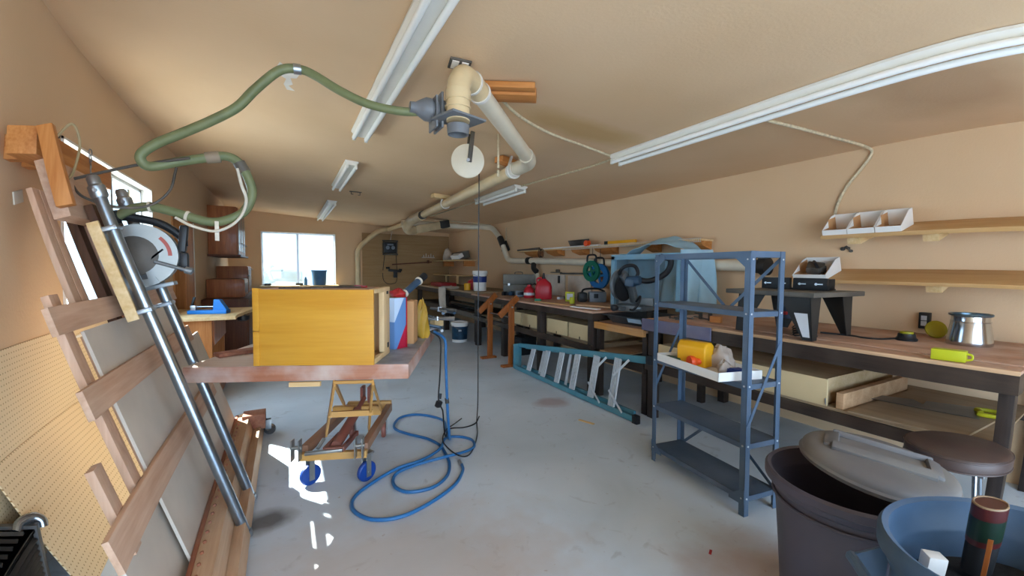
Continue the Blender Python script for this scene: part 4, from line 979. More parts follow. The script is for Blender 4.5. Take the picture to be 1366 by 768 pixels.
def stick(label, a, b2, w, h, mtl, cat='strip', name='wood_strip'):
    c = (V(a) + V(b2)) / 2; m = MB(c); m.bar(a, b2, w, h, (0, 0, 1), .001); o = m.build(name, mtl); o.location = c; return tag(o, label, cat)
stick('long pale strip lying along the front edge of the long workbench', (3.10, 5.0, .9525), (3.16, 4.25, .9525), .05, .012, 'mdf_y')
stick('pale flat strip at the near end of the long workbench edge', (3.10, 4.15, .952), (3.16, 3.72, .952), .07, .011, 'white_card')
stick('wide brown board lying on the long workbench beside the yellow tin', (3.35, 4.3, .955), (3.55, 3.75, .955), .22, .018, 'bench_edge', 'board', 'board')
for i, (x, y, w) in enumerate(((3.7, 5.25, .2), (3.82, 5.1, 1.1), (3.95, 4.3, .5), (3.9, 5.35, 2.0))):
    o = MB().box((0, 0, .02), (.10, .06, .04), None, .008).build('sandpaper_pack', 'grey_can' if i % 2 else 'label_white'); place(o, (x, y, .946), w)
    tag(o, ['pale pack just in front of the red fuel can', 'grey small pack between the red fuel can and yellow box', 'pale flat pack by the hood wall end', 'grey pack at the wall behind the yellow box'][i], 'pack')
# ---------------------------------------------------------------- vertical panel saw leaning on the left wall
wood('fir', '#c9a58b', '#b18a6f', 'X', rough=.6, dust=.3, dustcol='#a08a74')
wood('fir_y', '#c9a58b', '#b18a6f', 'Y', rough=.6, dust=.3, dustcol='#a08a74')
wood('fir_z', '#c9a58b', '#b28b70', 'Z', rough=.6, dust=.3, dustcol='#a08a74')
wood('fir_dark', '#5d3f2c', '#432b1d', 'Z', rough=.6)
wood('ledge_red', '#a3684a', '#7f432c', 'Y', rough=.6, dust=.25)
wood('ledge_tan', '#c4a282', '#ac8665', 'Y', rough=.6, dust=.4, dustcol='#bda68e')
mat('hardboard', '#cbbfb0', .6, var=.06, dust=.4, dustcol='#b3a697')
mat('zinc_tube', '#9aa4ad', .28, .95, var=.12, scale=9)
mat('clamp_zinc', '#a7adb2', .35, .9)
mat('cable_tan', '#a8946c', .6)
PS = thing('panel_saw', 'wooden panel saw frame with slanting rails leaning by the bright window', 'panel saw', (-.187, 2.0, 0))
FR = Matrix(((0, -.9557, -.2944, 0), (1, 0, 0, 0), (0, -.2944, .9557, 0), (0, 0, 0, 1)))   # (u along wall, v to wall, s up the slope)
def F():   # shapes given in (Y world, v, s)
    m = MB(); m.M = FR @ Matrix.Translation((-2.0, 0, 0)); return m
def FW_(): return MB(PS.location)
def fpart(name, boxes, mtl, bev=.002, par=PS):
    m = F()
    for a, b2 in boxes: m.box2(a, b2, bev)
    return m.build(name, mtl, par)
fpart('stile', [((2.045, .1405, .62), (2.125, .168, 1.42))], 'fir_z')
fpart('stile', [((2.33, .166, 1.30), (2.40, .19, 1.86))], 'fir_z'); fpart('stile', [((2.405, .166, 1.30), (2.48, .195, 1.86))], 'fir_z')
fpart('stile', [((2.30, .142, .20), (2.40, .19, 1.24))], 'fir_z')
fpart('stile', [((2.79, .19, .2), (2.87, .23, 1.98))], 'fir_dark'); fpart('stile', [((2.88, .16, .2), (2.99, .20, 1.98))], 'fir_z')  # first stile: shade on it is put into the dark fir colour
fpart('stile', [((3.70, .142, .2), (3.78, .19, 1.9))], 'pine_z')
fpart('stub', [((1.81, .1405, .50), (1.885, .17, .83))], 'fir_z')
fpart('rail', [((1.94, .118, 1.275), (3.79, .140, 1.375))], 'fir_y'); fpart('rail', [((1.925, .118, .965), (3.79, .140, 1.075))], 'fir_y'); 
fpart('rail', [((1.63, .118, .535), (3.79, .140, .655))], 'fir_y')
o = fpart('back_panel', [((2.215, .141, .16), (3.795, .153, 1.262)), ((3.795, .141, .16), (4.12, .153, .985))], 'hardboard', 0); o['label'] = 'grey hardboard panel'
o = fpart('back_panel', [((1.76, .175, .12), (4.0, .187, .54))], 'hardboard', 0)
fpart('cross_board', [((2.44, .10, 1.735), (2.96, .165, 1.99))], 'fir_y', .004)
fpart('cross_board', [((2.62, .06, 1.70), (3.0, .094, 1.80))], 'fir_dark', .004)
m = FW_(); m.box2((-1.05, 2.45, 1.882), (-.924, 3.46, 2.003), .006); m.build('top_beam', 'pine_y', PS)
for y in (2.62, 2.82): FW_().box2((-1.129, y, 1.89), (-1.051, y + .08, 2.0)).build('wall_cleat', 'pine', PS)
m = FW_(); m.bar((-.885, 2.43, 2.0), (-.80, 2.41, 1.665), .045, .062, (1, 0, 0), .004); m.build('end_board', 'pine_z', PS)
LG = fpart('ledge', [((1.7, .03, .10), (4.20, .141, .20))], 'ledge_tan', .006); fpart('ledge', [((1.75, -.02, .02), (4.15, .10, .098))], 'ledge_tan', .004)
fpart('red_strip', [((1.72, .118, .2005), (4.18, .138, .208))], 'ledge_red', .001)
for i in range(24):
    m = F(); m.box((1.95 + i * .085, .095, .205), (.012, .014, .012), None, .003); m.build('nail', 'ledge_red', LG)
m = FW_(); m.box2((-.32, 3.98, .08), (-.16, 4.14, .20), .004); cb = m.build('caster_block', 'ledge_red', PS)
m = FW_(); m.lathe([(.0, -.014), (.04, -.014), (.045, -.008), (.045, .008), (.04, .014), (0, .014)], (-.13, 4.05, .045), 20, (.3, 1, 0)); m.box2((-.16, 4.03, .05), (-.12, 4.035, .13)).box2((-.16, 4.075, .05), (-.12, 4.08, .13)); m.build('caster', 'chrome', cb)
for u, s1 in ((2.53, 1.80), (2.92, 1.80)):
    m = F(); m.tube([(u, 0, .03), (u, 0, s1)], .025, 20); tb = m.build('guide_tube', 'zinc_tube', PS)
    m = F(); m.lathe([(.028, 0), (.031, .008), (.031, .03), (.026, .035)], (u, 0, .012), 16); m.build('end_fitting', 'clamp_zinc', tb); m = F(); m.lathe([(.03, 0), (.034, .01), (.034, .05), (.026, .06), (.026, .09), (.02, .1)], (u, 0, s1), 16); m.rod((u - .045, .0, s1 + .03), (u + .045, 0, s1 + .03), .008); m.build('end_fitting', 'clamp_zinc', tb)
    for s in (1.66, 1.27):
        m = F(); m.box((u, .012, s), (.085, .075, .022), None, .006); m.rod((u - .05, -.02, s), (u + .05, -.02, s), .006)
        m.build('clamp', 'clamp_zinc', tb)
fpart('wood_backer', [((2.485, .03, 1.24), (2.505, .075, 1.70))], 'pale_y', .002)
m = F(); m.box2((2.55, .055, 1.255), (2.90, .075, 1.285)); m.rod((2.53, .04, 1.27), (2.92, .04, 1.27), .012); m.build('crossbar', 'clamp_zinc', PS)
m = F(); m.box((2.725, .06, 1.47), (.26, .014, .40), None, .003); m.build('carriage_plate', 'clamp_zinc', PS)
m = FW_(); m.tube(spline([(-.91, 2.60, 1.98), (-.85, 2.62, 2.06), (-.83, 2.66, 1.98), (-.84, 2.62, 1.85), (-.85, 2.58, 1.80)], 6), .006, 8); m.build('rope_loop', 'cable_tan', PS)
m = FW_()
for i in range(7): m.tube([(-.905 + .003 * math.cos(w), 3.05 + .012 * math.cos(w + i), 2.02 - .03 * i + .018 * math.sin(w)) for w in [j * PI / 5 for j in range(10)]], .003, 6, True)
m.build('chain', 'clamp_zinc', PS)

# circular saw on the carriage
mat('saw_grey', '#7f8588', .4, .5, dust=.2)
mat('saw_alu', '#a3a7a5', .4, .6, dust=.15)
mat('saw_red', '#b0574d', .5)
CS = thing('circular_saw', 'grey circular saw with a black handle mounted between the steel guide tubes', 'circular saw', (-.62, 2.72, 1.47))
O_ = lambda: MB()
def disc(r0, r1, a0, a1, z0, z1, n=40):   # ring sector in local (x,z) plane, thickness along y
    m = MB(); P1 = []
    for i in range(n + 1):
        w = math.radians(a0 + (a1 - a0) * i / n); P1.append((math.cos(w), math.sin(w)))
    poly = [(r1 * c, r1 * s) for c, s in P1] + [(r0 * c, r0 * s) for c, s in P1[::-1]]
    m.prism(poly, z1 - z0, Matrix(((1, 0, 0, 0), (0, 0, 1, z0), (0, 1, 0, 0), (0, 0, 0, 1)))); return m
disc(.075, .152, -75, 205, -.035, .03).build('upper_guard', 'saw_alu', CS)
m = disc(.0, .140, 0, 359.9, -.012, -.008); m.build('blade', 'saw_steel', CS)
m = MB(); m.lathe([(0, -.045), (.04, -.043), (.075, -.038), (.10, -.034), (.102, 0)], (-.02, 0, 0), 28, (0, 1, 0)); m.build('motor_cover', 'motor_black', CS)
m = MB()
for i in range(5): m.box((.03 + .012 * i, -.037, -.03 + .012 * i), (.008, .004, .04), (0, .8, 0))
m.build('vent', 'black_matte', CS)
disc(.12, .155, -110, -60, -.04, .035).build('lower_guard', 'saw_alu', CS)
disc(.112, .128, 0, 48, -.0375, -.0355).build('red_mark', 'saw_red', CS)
m = MB(); m.tube(spline([(-.10, .02, .19), (-.02, .02, .185), (.08, .02, .16), (.155, .02, .10), (.165, .02, .05)], 6), [.02] * 25, 10); m.box((.165, .02, .09), (.035, .05, .14), (0, .1, 0), .012); m.box((.165, .02, -.03), (.04, .05, .10), (0, 0, 0), .014); m.build('handle', 'black_plastic', CS)
m = MB(); m.rod((.06, -.045, -.03), (.18, -.05, -.07), .009); m.lathe([(.018, 0), (.018, .03), (.008, .035)], (.18, -.05, -.07), 12, (1, 0, -.3)); m.build('lever', 'saw_grey', CS)
m = MB(); m.box((0.02, .03, -.165), (.22, .09, .02), (0, -.25, 0), .004); m.build('shoe', 'saw_grey', CS)
m = MB(); m.lathe([(.05, 0), (.055, .03), (.055, .10), (.045, .13), (0, .135)], (-.02, .03, 0), 24, (0, 1, 0)); m.build('motor', 'black_plastic', CS)
m = MB(); m.lathe([(.028, 0), (.032, .02), (.032, .06), (.027, .065)], (-.10, .01, .15), 16, (-.2, -.1, 1)); m.build('dust_port', 'black_plastic', CS)

# green hose, its straps and the stiff rod that carries it
mat('hose_green', '#6f7850', .5, var=.12, scale=14, dust=.1)
mat('hose_tape', '#8a7a66', .6)
HP = [(.70, 2.33, 2.29), (.57, 2.36, 2.28), (.41, 2.40, 2.30), (.275, 2.44, 2.355), (.165, 2.48, 2.42), (.095, 2.50, 2.445), (0, 2.50, 2.42), (-.11, 2.52, 2.31), (-.19, 2.53, 2.21), (-.30, 2.55, 2.13), (-.42, 2.58, 2.06), (-.525, 2.60, 2.0), (-.585, 2.61, 1.945), (-.58, 2.62, 1.905), (-.545, 2.64, 1.90), (-.44, 2.66, 1.94), (-.34, 2.66, 1.97), (-.255, 2.66, 1.99), (-.20, 2.66, 1.965), (-.165, 2.66, 1.90), (-.145, 2.66, 1.81), (-.18, 2.66, 1.715), (-.25, 2.66, 1.665), (-.33, 2.67, 1.648), (-.42, 2.68, 1.67), (-.50, 2.69, 1.695), (-.57, 2.70, 1.71), (-.64, 2.71, 1.70), (-.70, 2.725, 1.665), (-.718, 2.73, 1.645)]
HS = thing('vacuum_hose', 'long green vacuum hose looping from the ceiling pipe to the circular saw', 'hose', HP[12])
m = O(HS); m.tube(spline(HP, 7), .0225, 14); m.build('hose', 'hose_green', HS)
m = O(HS)
m.tube([HP[5], (.06, 2.50, 2.442)], .0265, 14); m.build('clip', 'clamp_zinc', HS)
for i, (a, b2) in enumerate(((16, 17), (18, 19))):
    m = O(HS); p, q = V(HP[a]), V(HP[b2]); m.tube([p, p.lerp(q, .7)], .029, 14); m.build('tape_wrap', 'hose_tape' if i == 0 else 'motor_black', HS)
for a in (24, 26):
    m = O(HS); p, q = V(HP[a]), V(HP[a + 1]); m.tube([p, p.lerp(q, .15)], .027, 14); m.build('tie', 'conduit_white', HS)
m = O(HS); m.box((-.30, 2.635, 1.60), (.018, .004, .10), None, .001); m.build('hanging_strap', 'conduit_white', HS)
m = O(HS); m.tube(spline([(-.205, 2.64, 1.93), (-.19, 2.635, 1.85), (-.17, 2.63, 1.76), (-.21, 2.63, 1.66), (-.30, 2.63, 1.60), (-.40, 2.64, 1.62), (-.47, 2.66, 1.66)], 6), .007, 8); m.build('white_cord', 'conduit_white', HS)
ro = MB((-.62, 2.63, 1.86)); ro.tube([(-.86, 2.66, 1.815), (-.62, 2.64, 1.895), (-.40, 2.625, 1.955)], .007, 8); ro = ro.build('support_rod', 'motor_black'); ro.location = (-.62, 2.63, 1.86); tag(ro, 'thin dark rod carrying the green hose from the panel saw frame', 'rod')
m = MB((-.6, 2.6, 1.75)); m.tube(spline([(-.86, 2.64, 1.80), (-.80, 2.60, 1.73), (-.68, 2.60, 1.69), (-.56, 2.60, 1.705), (-.48, 2.60, 1.78), (-.455, 2.63, 1.90)], 8), .006, 8); o = m.build('power_lead', 'motor_black'); o.location = (-.6, 2.6, 1.75); tag(o, 'dark power lead drooping under the green hose in front of the saw', 'cable')
m = MB((-.95, 2.7, 1.7)); m.tube(spline([(-.90, 2.62, 2.0), (-.905, 2.56, 1.95), (-.90, 2.56, 1.87), (-.87, 2.60, 1.80)], 6), .007, 8); o = m.build('power_lead', 'motor_black'); o.location = (-.95, 2.7, 1.7); tag(o, 'black lead hooked over the top beam of the panel saw frame', 'cable')

# black slatted crate at the frame edge, wall outlet plate
t = thing('louvred_heater', 'black louvred metal unit with a pipe stub below the pegboard', 'heater', (-.985, 1.83, 0), rz=0)
mat('louvre_black', '#23262c', .45, .3, dust=.3)
m = MB(); m.box2((-.12, -.42, .0), (.03, .42, .36)); 
for i in range(13): m.box((.038, 0, .03 + i * .0255), (.022, .78, .006), (0, .6, 0))
m.box2((-.13, -.43, .36), (.04, .43, .375), .004)
for i in range(12): m.box((-.045, -.36 + i * .065, .3755), (.11, .02, .012), (.5, 0, 0)); m.build('louvred_body', 'louvre_black', t)
MB().box2((-.135, .40, 0), (.05, .435, .39), .004).build('end_frame', 'louvre_black', t); MB().box2((-.135, -.435, 0), (.05, -.40, .39), .004).build('end_frame', 'louvre_black', t)
m = MB(); m.tube(spline([(-.03, .38, .375), (-.02, .41, .40), (.02, .45, .405), (.05, .46, .385), (.055, .455, .36)], 6), .022, 12); m.build('pipe_stub', 'chrome', t)
o = MB().box((0, 0, 0), (.008, .10, .06), None, .002).build('switch_plate', 'conduit_white'); place(o, (XL + .005, 2.78, 1.74), rot=(.25, 0, 0)); tag(o, 'small pale cover plate on the wall beside the panel saw top', 'cover plate')
# ---------------------------------------------------------------- lift table with the yellow cabinet
wood('table_red', '#b07a5e', '#945a42', 'X', rough=.4, dust=.85, dustcol='#c9bdb4')
wood('table_pale', '#d8c4b5', '#c4ab99', 'X', rough=.5, dust=.5, dustcol='#d6cec6')
mat('table_grey', '#7d838d', .5, var=.25, scale=14, dust=.8, dustcol='#b4b8bf')
mat('lift_yellow', '#d39c4e', .45, dust=.3, dustcol='#a88f70')
mat('lift_brown', '#9a6a4c', .5, dust=.3)
mat('lift_red', '#8c4a3c', .45, dust=.2)
mat('caster_blue', '#123f8c', .45)
mat('steel_plate', '#a7a9a6', .35, .8, dust=.15)
A_ = math.radians(-23.7)
LT = thing('lift_table', 'rolling yellow lift cart with blue wheels under a thick wooden table top', 'lift table', (.34, 3.17, 0), rz=A_)
LM = (Matrix.Translation((.34, 3.17, 0)) @ Matrix.Rotation(A_, 4, 'Z')).inverted()
def W(p): return LM @ V(p)
def WM():
    m = MB(); m.M = LM.copy(); return m
hx, hy = .583, .71
m = MB(); m.box2((-hx, -hy, .80), (hx, hy, .884), .006); top = m.build('table_top', ['table_red'], LT)
m = MB(); m.box2((-hx + .004, -hy + .004, .8842), (.22, hy - .004, .8852)); m.build('top_sheet', 'table_pale', top)
m = MB(); m.box2((.222, -hy + .004, .8842), (hx - .004, hy - .004, .8852)); m.build('worn_sheet', 'table_grey', top)
o = WM().box((.085, 2.50, .785), (.16, .02, .024), (0, 0, A_)).build('paper_tag', 'pale_x', LT)
m = MB(); m.box2((-.18, -.55, .775), (-.12, .45, .7995)).box2((.10, -.55, .775), (.16, .45, .7995)).box2((-.18, -.57, .765), (.16, -.53, .7995)); m.build('lift_platform', 'lift_yellow', LT)
for a, f, r in (((.226, 2.46, .785), (.229, 3.083, .27), (.382, 3.393, .36)), ((.413, 2.38, .785), (.501, 3.045, .27), (.61, 3.182, .36))):
    m = WM(); m.bar(a, f, .012, .034, (0, 1, 1)); m.build('lift_arm', 'lift_yellow', LT)
    m = WM(); m.bar(a, r, .012, .04, (0, 1, 1)); m.build('lift_arm', 'lift_yellow', LT)
m = WM(); m.rod((.226, 2.46, .785), (.413, 2.38, .785), .010); m.build('pivot_rod', 'lift_yellow', LT); m = WM(); m.bar((.222, 2.80, .50), (.475, 2.74, .49), .02, .035, (0, 0, 1)); m.build('arm_cross_bar', 'lift_yellow', LT)
for a, b2 in (((.093, 2.932, .25), (.46, 3.68, .25)), ((.43, 2.79, .25), (.745, 3.52, .25))):
    m = WM(); m.bar(a, b2, .045, .06, (0, 0, 1), .003); m.build('side_rail', 'lift_brown', LT)
m = WM(); m.bar((.062, 2.905, .225), (.443, 2.755, .225), .035, .045, (0, 0, 1), .003); m.build('end_bar', 'lift_yellow', LT); m = WM(); m.bar((.44, 3.66, .26), (.76, 3.52, .26), .04, .08, (0, 0, 1), .003); m.build('end_bar', 'lift_yellow', LT); m = WM(); m.bar((.30, 3.35, .34), (.62, 3.22, .34), .05, .07, (0, 0, 1), .003); m.build('end_bar', 'lift_yellow', LT)
m = WM(); m.rod((.27, 2.86, .27), (.45, 3.22, .36), .032, 16); m.rod((.45, 3.22, .36), (.52, 3.37, .40), .018, 14); m.build('hydraulic_ram', 'lift_red', LT)
WM().box((.52, 3.42, .42), (.02, .08, .12), (0, 0, A_)).build('clevis', 'lift_red', LT); WM().box((.57, 3.40, .42), (.02, .08, .12), (0, 0, A_)).build('clevis', 'lift_red', LT); m = WM(); m.bar((.20, 2.83, .27), (.31, 3.05, .27), .02, .03); m.bar((.30, 2.79, .27), (.42, 3.02, .27), .02, .03); m.bar((.20, 2.83, .27), (.30, 2.79, .27), .02, .03); m.build('pump_frame', 'lift_red', LT)
m = WM(); m.bar((.09, 2.84, .265), (.30, 2.78, .27), .03, .018, (0, 0, 1), .004); m.rod((.16, 2.82, .29), (.20, 2.86, .33), .012); m.build('foot_lever', 'steel_plate', LT)
for x, y in ((.045, 2.87), (.39, 2.72)):
    m = WM()
    for d in (-.022, .022): m.box((x + d * .92, y - d * .4, .285), (.006, .05, .13), (0, 0, A_), .002)
    m.rod((x - .03, y + .01, .30), (x + .03, y - .01, .30), .012); m.build('bracket', 'steel_plate', LT)
for x, y, w in ((.126, 2.975, -1.15), (.455, 2.85, -1.1), (.471, 3.64, -.3), (.70, 3.53, -.25)):
    d = V((math.cos(w), math.sin(w), 0)); c = V((x, y, .066))
    m = WM(); m.lathe([(.0, -.018), (.03, -.018), (.058, -.017), (.066, -.010), (.066, .010), (.058, .017), (.03, .018), (0, .018)], c, 28, d); cs = m.build('caster', 'caster_blue' if y < 3.2 else 'lift_red', LT)
    m = WM()
    for s_ in (-.024, .024):
        q = c + d * s_; m.bar(q + V((0, 0, -.03)), q + V((.0, 0, .12)), .005, .034, d.cross(V((0, 0, 1))))
    m.box(c + V((0, 0, .125)), (.07, .07, .012), (0, 0, w), .002); m.rod(c - d * .03, c + d * .03, .008); m.build('caster_fork', 'steel_plate', cs)

# yellow wooden cabinet lying on its back
wood('cab_yellow', '#cf9a38', '#c08728', 'X', rough=.35, coat=.3, ringw=.25)
wood('cab_pale', '#d8b98c', '#c8a572', 'Z', rough=.55)
wood('cab_brown', '#9b7050', '#85593c', 'Z', rough=.6)
wood('cab_top', '#b9937c', '#a27d66', 'X', rough=.6, dust=.4)
B_ = math.atan2(2.339 - 2.619, .414 + .149)
CB = thing('cabinet', 'yellow varnished cabinet carcass lying on its side on the lift table', 'cabinet', (-.149, 2.619, .8856), rz=B_)
w, d, h = .628, .335, .412
m = MB(); m.box2((.028, 0, 0), (w, .018, h), .002); m.build('side_panel', 'cab_yellow', CB)
o = MB().box2((-.004, -.006, 0), (.028, .022, .185), .002).box2((-.004, -.006, .188), (.028, .022, h + .006), .002).build('edge_post', 'cab_yellow', CB)
m = MB(); m.box2((-.002, .022, h - .02), (w - .06, d, h), .002); m.build('top_panel', 'cab_top', CB)
m = MB(); m.box2((0, .022, 0), (w - .02, d, .018)); m.build('bottom_panel', 'cab_pale', CB)
m = MB(); m.box2((0, d - .018, .018), (w - .02, d, h - .02)); m.build('back_panel', 'cab_pale', CB)
m = MB(); m.box2((0, .022, .018), (.018, d - .018, h - .02)); m.build('rear_panel', 'cab_brown', CB)
m = MB(); m.box2((w - .16, .022, .018), (w - .15, d - .018, h - .02)); m.build('inner_panel', 'cab_brown', CB)
m = MB(); m.box2((w - .03, .02, 0), (w, d, .03), .002).box2((w - .03, .02, h - .022), (w + .002, d, h + .003), .002).box2((w - .03, d - .13, .03), (w, d, h - .022), .002); m.build('face_frame', 'cab_pale', CB)
MB().box((w + .002, d - .05, .06), (.006, .02, .03), None, .002).build('hinge', 'black_plastic', CB); m = MB(); m.box((w + .002, d - .055, h - .03), (.006, .025, .018), None, .002); m.build('hinge', 'black_plastic', CB)
CM = Matrix.Translation((-.149, 2.619, .8856)) @ Matrix.Rotation(B_, 4, 'Z')
def onc(x, y, z=h + .0035): return tuple(CM @ V((x, y, z)))
o = MB().box((0, 0, .008), (.05, .025, .016), None, .002).build('wood_chip', 'pale_x'); place(o, onc(.20, .15, h + .001), .5); tag(o, 'little pale wood offcut on top of the yellow cabinet', 'offcut')
def stk(name, a, b2, r, mtl, label, cat):
    c = (V(a) + V(b2)) / 2; m = MB(c); m.rod(a, b2, r, 8); o = m.build(name, mtl); o.location = c; return tag(o, label, cat)
stk('rod', onc(.10, .06, h + .005), onc(.52, .24, h + .005), .004, 'motor_black', 'thin dark rod lying slantwise on top of the yellow cabinet', 'rod')
stk('wire', onc(.28, .05, h + .004), onc(.33, .27, h + .004), .003, 'aluminium', 'bright thin wire lying across the top of the yellow cabinet', 'wire')
stk('marker', onc(.44, .27, h + .008), onc(.53, .20, h + .008), .007, 'red_plastic', 'red marker lying at the open end on top of the yellow cabinet', 'marker')
o = MB().box((0, 0, .012), (.22, .09, .022), None, .004).build('wood_offcut', 'ledge_red'); place(o, (-.26, 3.02, .8856), .45); tag(o, 'flat red brown wood piece beside the yellow cabinet post on the table', 'offcut')

# box, caulking gun, bag and clamps at the right of the table
def printed():
    T = NT('printed_card'); b = T.b
    tc = T.node('ShaderNodeTexCoord'); sp = T.node('ShaderNodeSeparateXYZ'); T.link(tc.outputs['Object'], sp.inputs[0])
    a = T.node('ShaderNodeMath', operation='MULTIPLY_ADD'); T.link(sp.outputs['Z'], a.inputs[0]); a.inputs[1].default_value = 1.0
    mu = T.node('ShaderNodeMath', operation='MULTIPLY'); T.link(sp.outputs['X'], mu.inputs[0]); mu.inputs[1].default_value = -1.9; T.link(mu.outputs[0], a.inputs[2])
    mr = T.node('ShaderNodeMapRange'); T.link(a.outputs[0], mr.inputs['Value']); mr.inputs['From Min'].default_value = -.35; mr.inputs['From Max'].default_value = .40
    r = T.node('ShaderNodeValToRGB'); r.color_ramp.interpolation = 'CONSTANT'; e = r.color_ramp.elements
    e[0].position = 0; e[0].color = (*lin('#b5203c'), 1); e[1].position = .42; e[1].color = (*lin('#5f86b8'), 1)
    q = e.new(.70); q.color = (*lin('#b9cbe0'), 1)
    T.link(mr.outputs['Result'], r.inputs['Fac']); T.link(r.outputs['Color'], b.inputs['Base Color']); b.inputs['Roughness'].default_value = .35
    MAT['printed_card'] = T.m
printed()
t = thing('product_box', 'upright cardboard box printed in blue, white and red beside the yellow cabinet', 'box', (.612, 2.722, .8855), rz=math.radians(30))
m = MB(); m.box2((.0, 0.001, 0), (.100, .05, .335), .002); m.build('printed_body', 'printed_card', t)
m = MB(); m.box2((.1005, -.002, 0), (.108, .05, .338)); m.build('red_edge', 'red_can', t)
o = MB().box((0, 0, .15), (.05, .15, .30), None, .003).build('cardboard_box', 'kraft'); place(o, (.785, 2.945, .8855), -.45); tag(o, 'plain brown cardboard box behind the printed one on the table', 'box')
o = MB().box((0, 0, .03), (.09, .003, .13)).build('box_label', 'label_white'); bpy.data.objects.remove(o)
t = thing('caulking_gun', 'dark caulking gun with a pale tip resting across the boxes on the table', 'caulking gun', (.70, 2.86, 1.225))
P0, P1 = V((.69, 2.86, 1.225)), V((.90, 3.02, 1.36))
m = O(t); m.rod(P0.lerp(P1, .12), P0.lerp(P1, .72), .024, 14); m.build('barrel', 'mitre_blue', t)
m = O(t); m.rod(P0.lerp(P1, .74), P1, .026, 14); m.build('rear_cap', 'black_plastic', t)
m = O(t); m.rod(P0.lerp(P1, .70), P0.lerp(P1, .75), .03, 14); m.rod(P0.lerp(P1, .06), P0.lerp(P1, .14), .029, 14); m.build('collar', 'conduit_white', t)
m = O(t); m.rod(P0.lerp(P1, -.18), P0.lerp(P1, .06), .012, 10); m.build('nozzle', 'black_plastic', t)
crumple('paint_rag', .06, 'red_plastic', 'small red rag on the boxes beside the caulking gun', 'rag', (.66, 2.82, 1.222), .3, (.8, .8, .6), 9)
crumple('yellow_bag', .075, 'yellow_cloth' if 'yellow_cloth' in MAT else mat('yellow_cloth', '#b98f2a', .6, var=.15).name, 'yellow bag slumped against the brown cardboard box on the table', 'bag', (.905, 3.10, .8857), .3, (.5, .75, 2.3), 12)
# clamps and tools in a heap, each its own object
rnd = random.Random(11)
CL = [(1.10, 3.42, 0), (1.02, 3.38, 1), (1.16, 3.52, 2), (1.05, 3.52, 3), (1.20, 3.46, 4), (1.12, 3.32, 5)]
labs = ['pale grey hand tool topmost in the heap on the far table corner', 'blue grey hand tool nearest the yellow bag in the heap on the table corner', 'silver clamp at the back of the heap on the table corner', 'dark clamp lying under the heap on the table corner', 'dark blue hand tool above the hanging blue hose in the heap on the table corner', 'long dark tool sticking forward from the heap on the table corner']
cm = ['label_white', 'mitre_blue', 'aluminium', 'motor_black', 'mitre_blue', 'motor_black']
for i, (x, y, k) in enumerate(CL):
    t = thing('spring_clamp', labs[i], 'clamp', (x, y, .887 + .0345 * k), rz=rnd.uniform(0, 3), group='clamps heaped on the table corner')
    L = .15 + .02 * (k % 2)
    m = MB(); m.tube(spline([(-L, .05, .014), (-.04, .02, .016), (.03, -.015, .016), (L * .7, -.02, .014)], 5), .013, 8); m.build('jaw', cm[i], t)
    m = MB(); m.tube(spline([(-L, -.05, .014), (-.04, -.02, .016), (.03, .015, .016), (L * .7, .02, .014)], 5), .013, 8); m.build('jaw', cm[i], t)
    m = MB(); m.lathe([(.02, 0), (.02, .034)], (0, 0, 0), 14); m.build('pivot', 'bolt_zinc', t)
o = MB().box((0, 0, .01), (.03, .40, .018), None, .004).build('bar', 'motor_black'); place(o, (.98, 3.235, .887), -.9); tag(o, 'flat dark bar poking out over the table edge', 'bar')
o = MB().box((0, 0, .03), (.10, .08, .06), None, .006).build('wood_offcut', 'pale_x'); place(o, (1.20, 3.66, .8857), .4); tag(o, 'pale wood offcut behind the heap of clamps on the table', 'offcut')
crumple('white_rag', .075, 'label_white', 'crumpled white cloth behind the clamps on the far table corner', 'cloth', (1.02, 3.66, .8857), 0, (.7, .7, .9), 21)

# ---------------------------------------------------------------- blue air hose and black leads
mat('hose_blue', '#2c6aa0', .4, var=.08)
AH = [(1.03, 3.20, .91), (1.075, 3.08, .86), (1.08, 3.07, .70), (1.09, 3.06, .35), (1.12, 3.10, .10), (1.16, 3.20, .014), (1.20, 3.40, .012), (1.25, 3.62, .012), (1.17, 3.80, .012), (1.05, 3.90, .012), (.92, 3.88, .012), (.835, 3.74, .012), (.82, 3.61, .012), (.89, 3.46, .012), (1.0, 3.295, .012), (1.05, 3.13, .012), (1.043, 2.97, .012), (1.01, 2.787, .012), (.934, 2.63, .012), (.81, 2.54, .012), (.672, 2.55, .012), (.606, 2.63, .012), (.603, 2.747, .012), (.663, 2.84, .014), (.814, 2.869, .024), (1.017, 2.865, .034), (1.18, 2.895, .026), (1.283, 2.977, .012), (1.314, 3.108, .012), (1.235, 3.212, .014), (1.117, 3.182, .032), (1.014, 3.011, .034), (.843, 2.90, .032), (.66, 2.863, .030), (.462, 2.765, .014), (.347, 2.647, .012), (.329, 2.511, .012), (.41, 2.369, .012), (.565, 2.322, .012), (.762, 2.387, .012), (.945, 2.504, .012), (1.056, 2.649, .012), (1.085, 2.74, .012)]
t = thing('air_hose', 'blue air hose hanging from the lift table and coiled on the floor', 'hose', (1.0, 2.9, 0))
m = O(t); m.tube(spline(AH, 6), .011, 10); m.build('hose', 'hose_blue', t)
m = O(t); m.rod((1.082, 2.735, .012), (1.09, 2.80, .013), .012, 10); m.build('coupler', 'steel_plate', t)
m = O(t); m.rod((1.087, 3.065, .40), (1.09, 3.06, .36), .016, 10); m.build('connector', 'motor_black', t)
t = thing('extension_lead', 'black lead with a plug hanging off the table edge beside the blue hose', 'cable', (1.0, 3.1, .8))
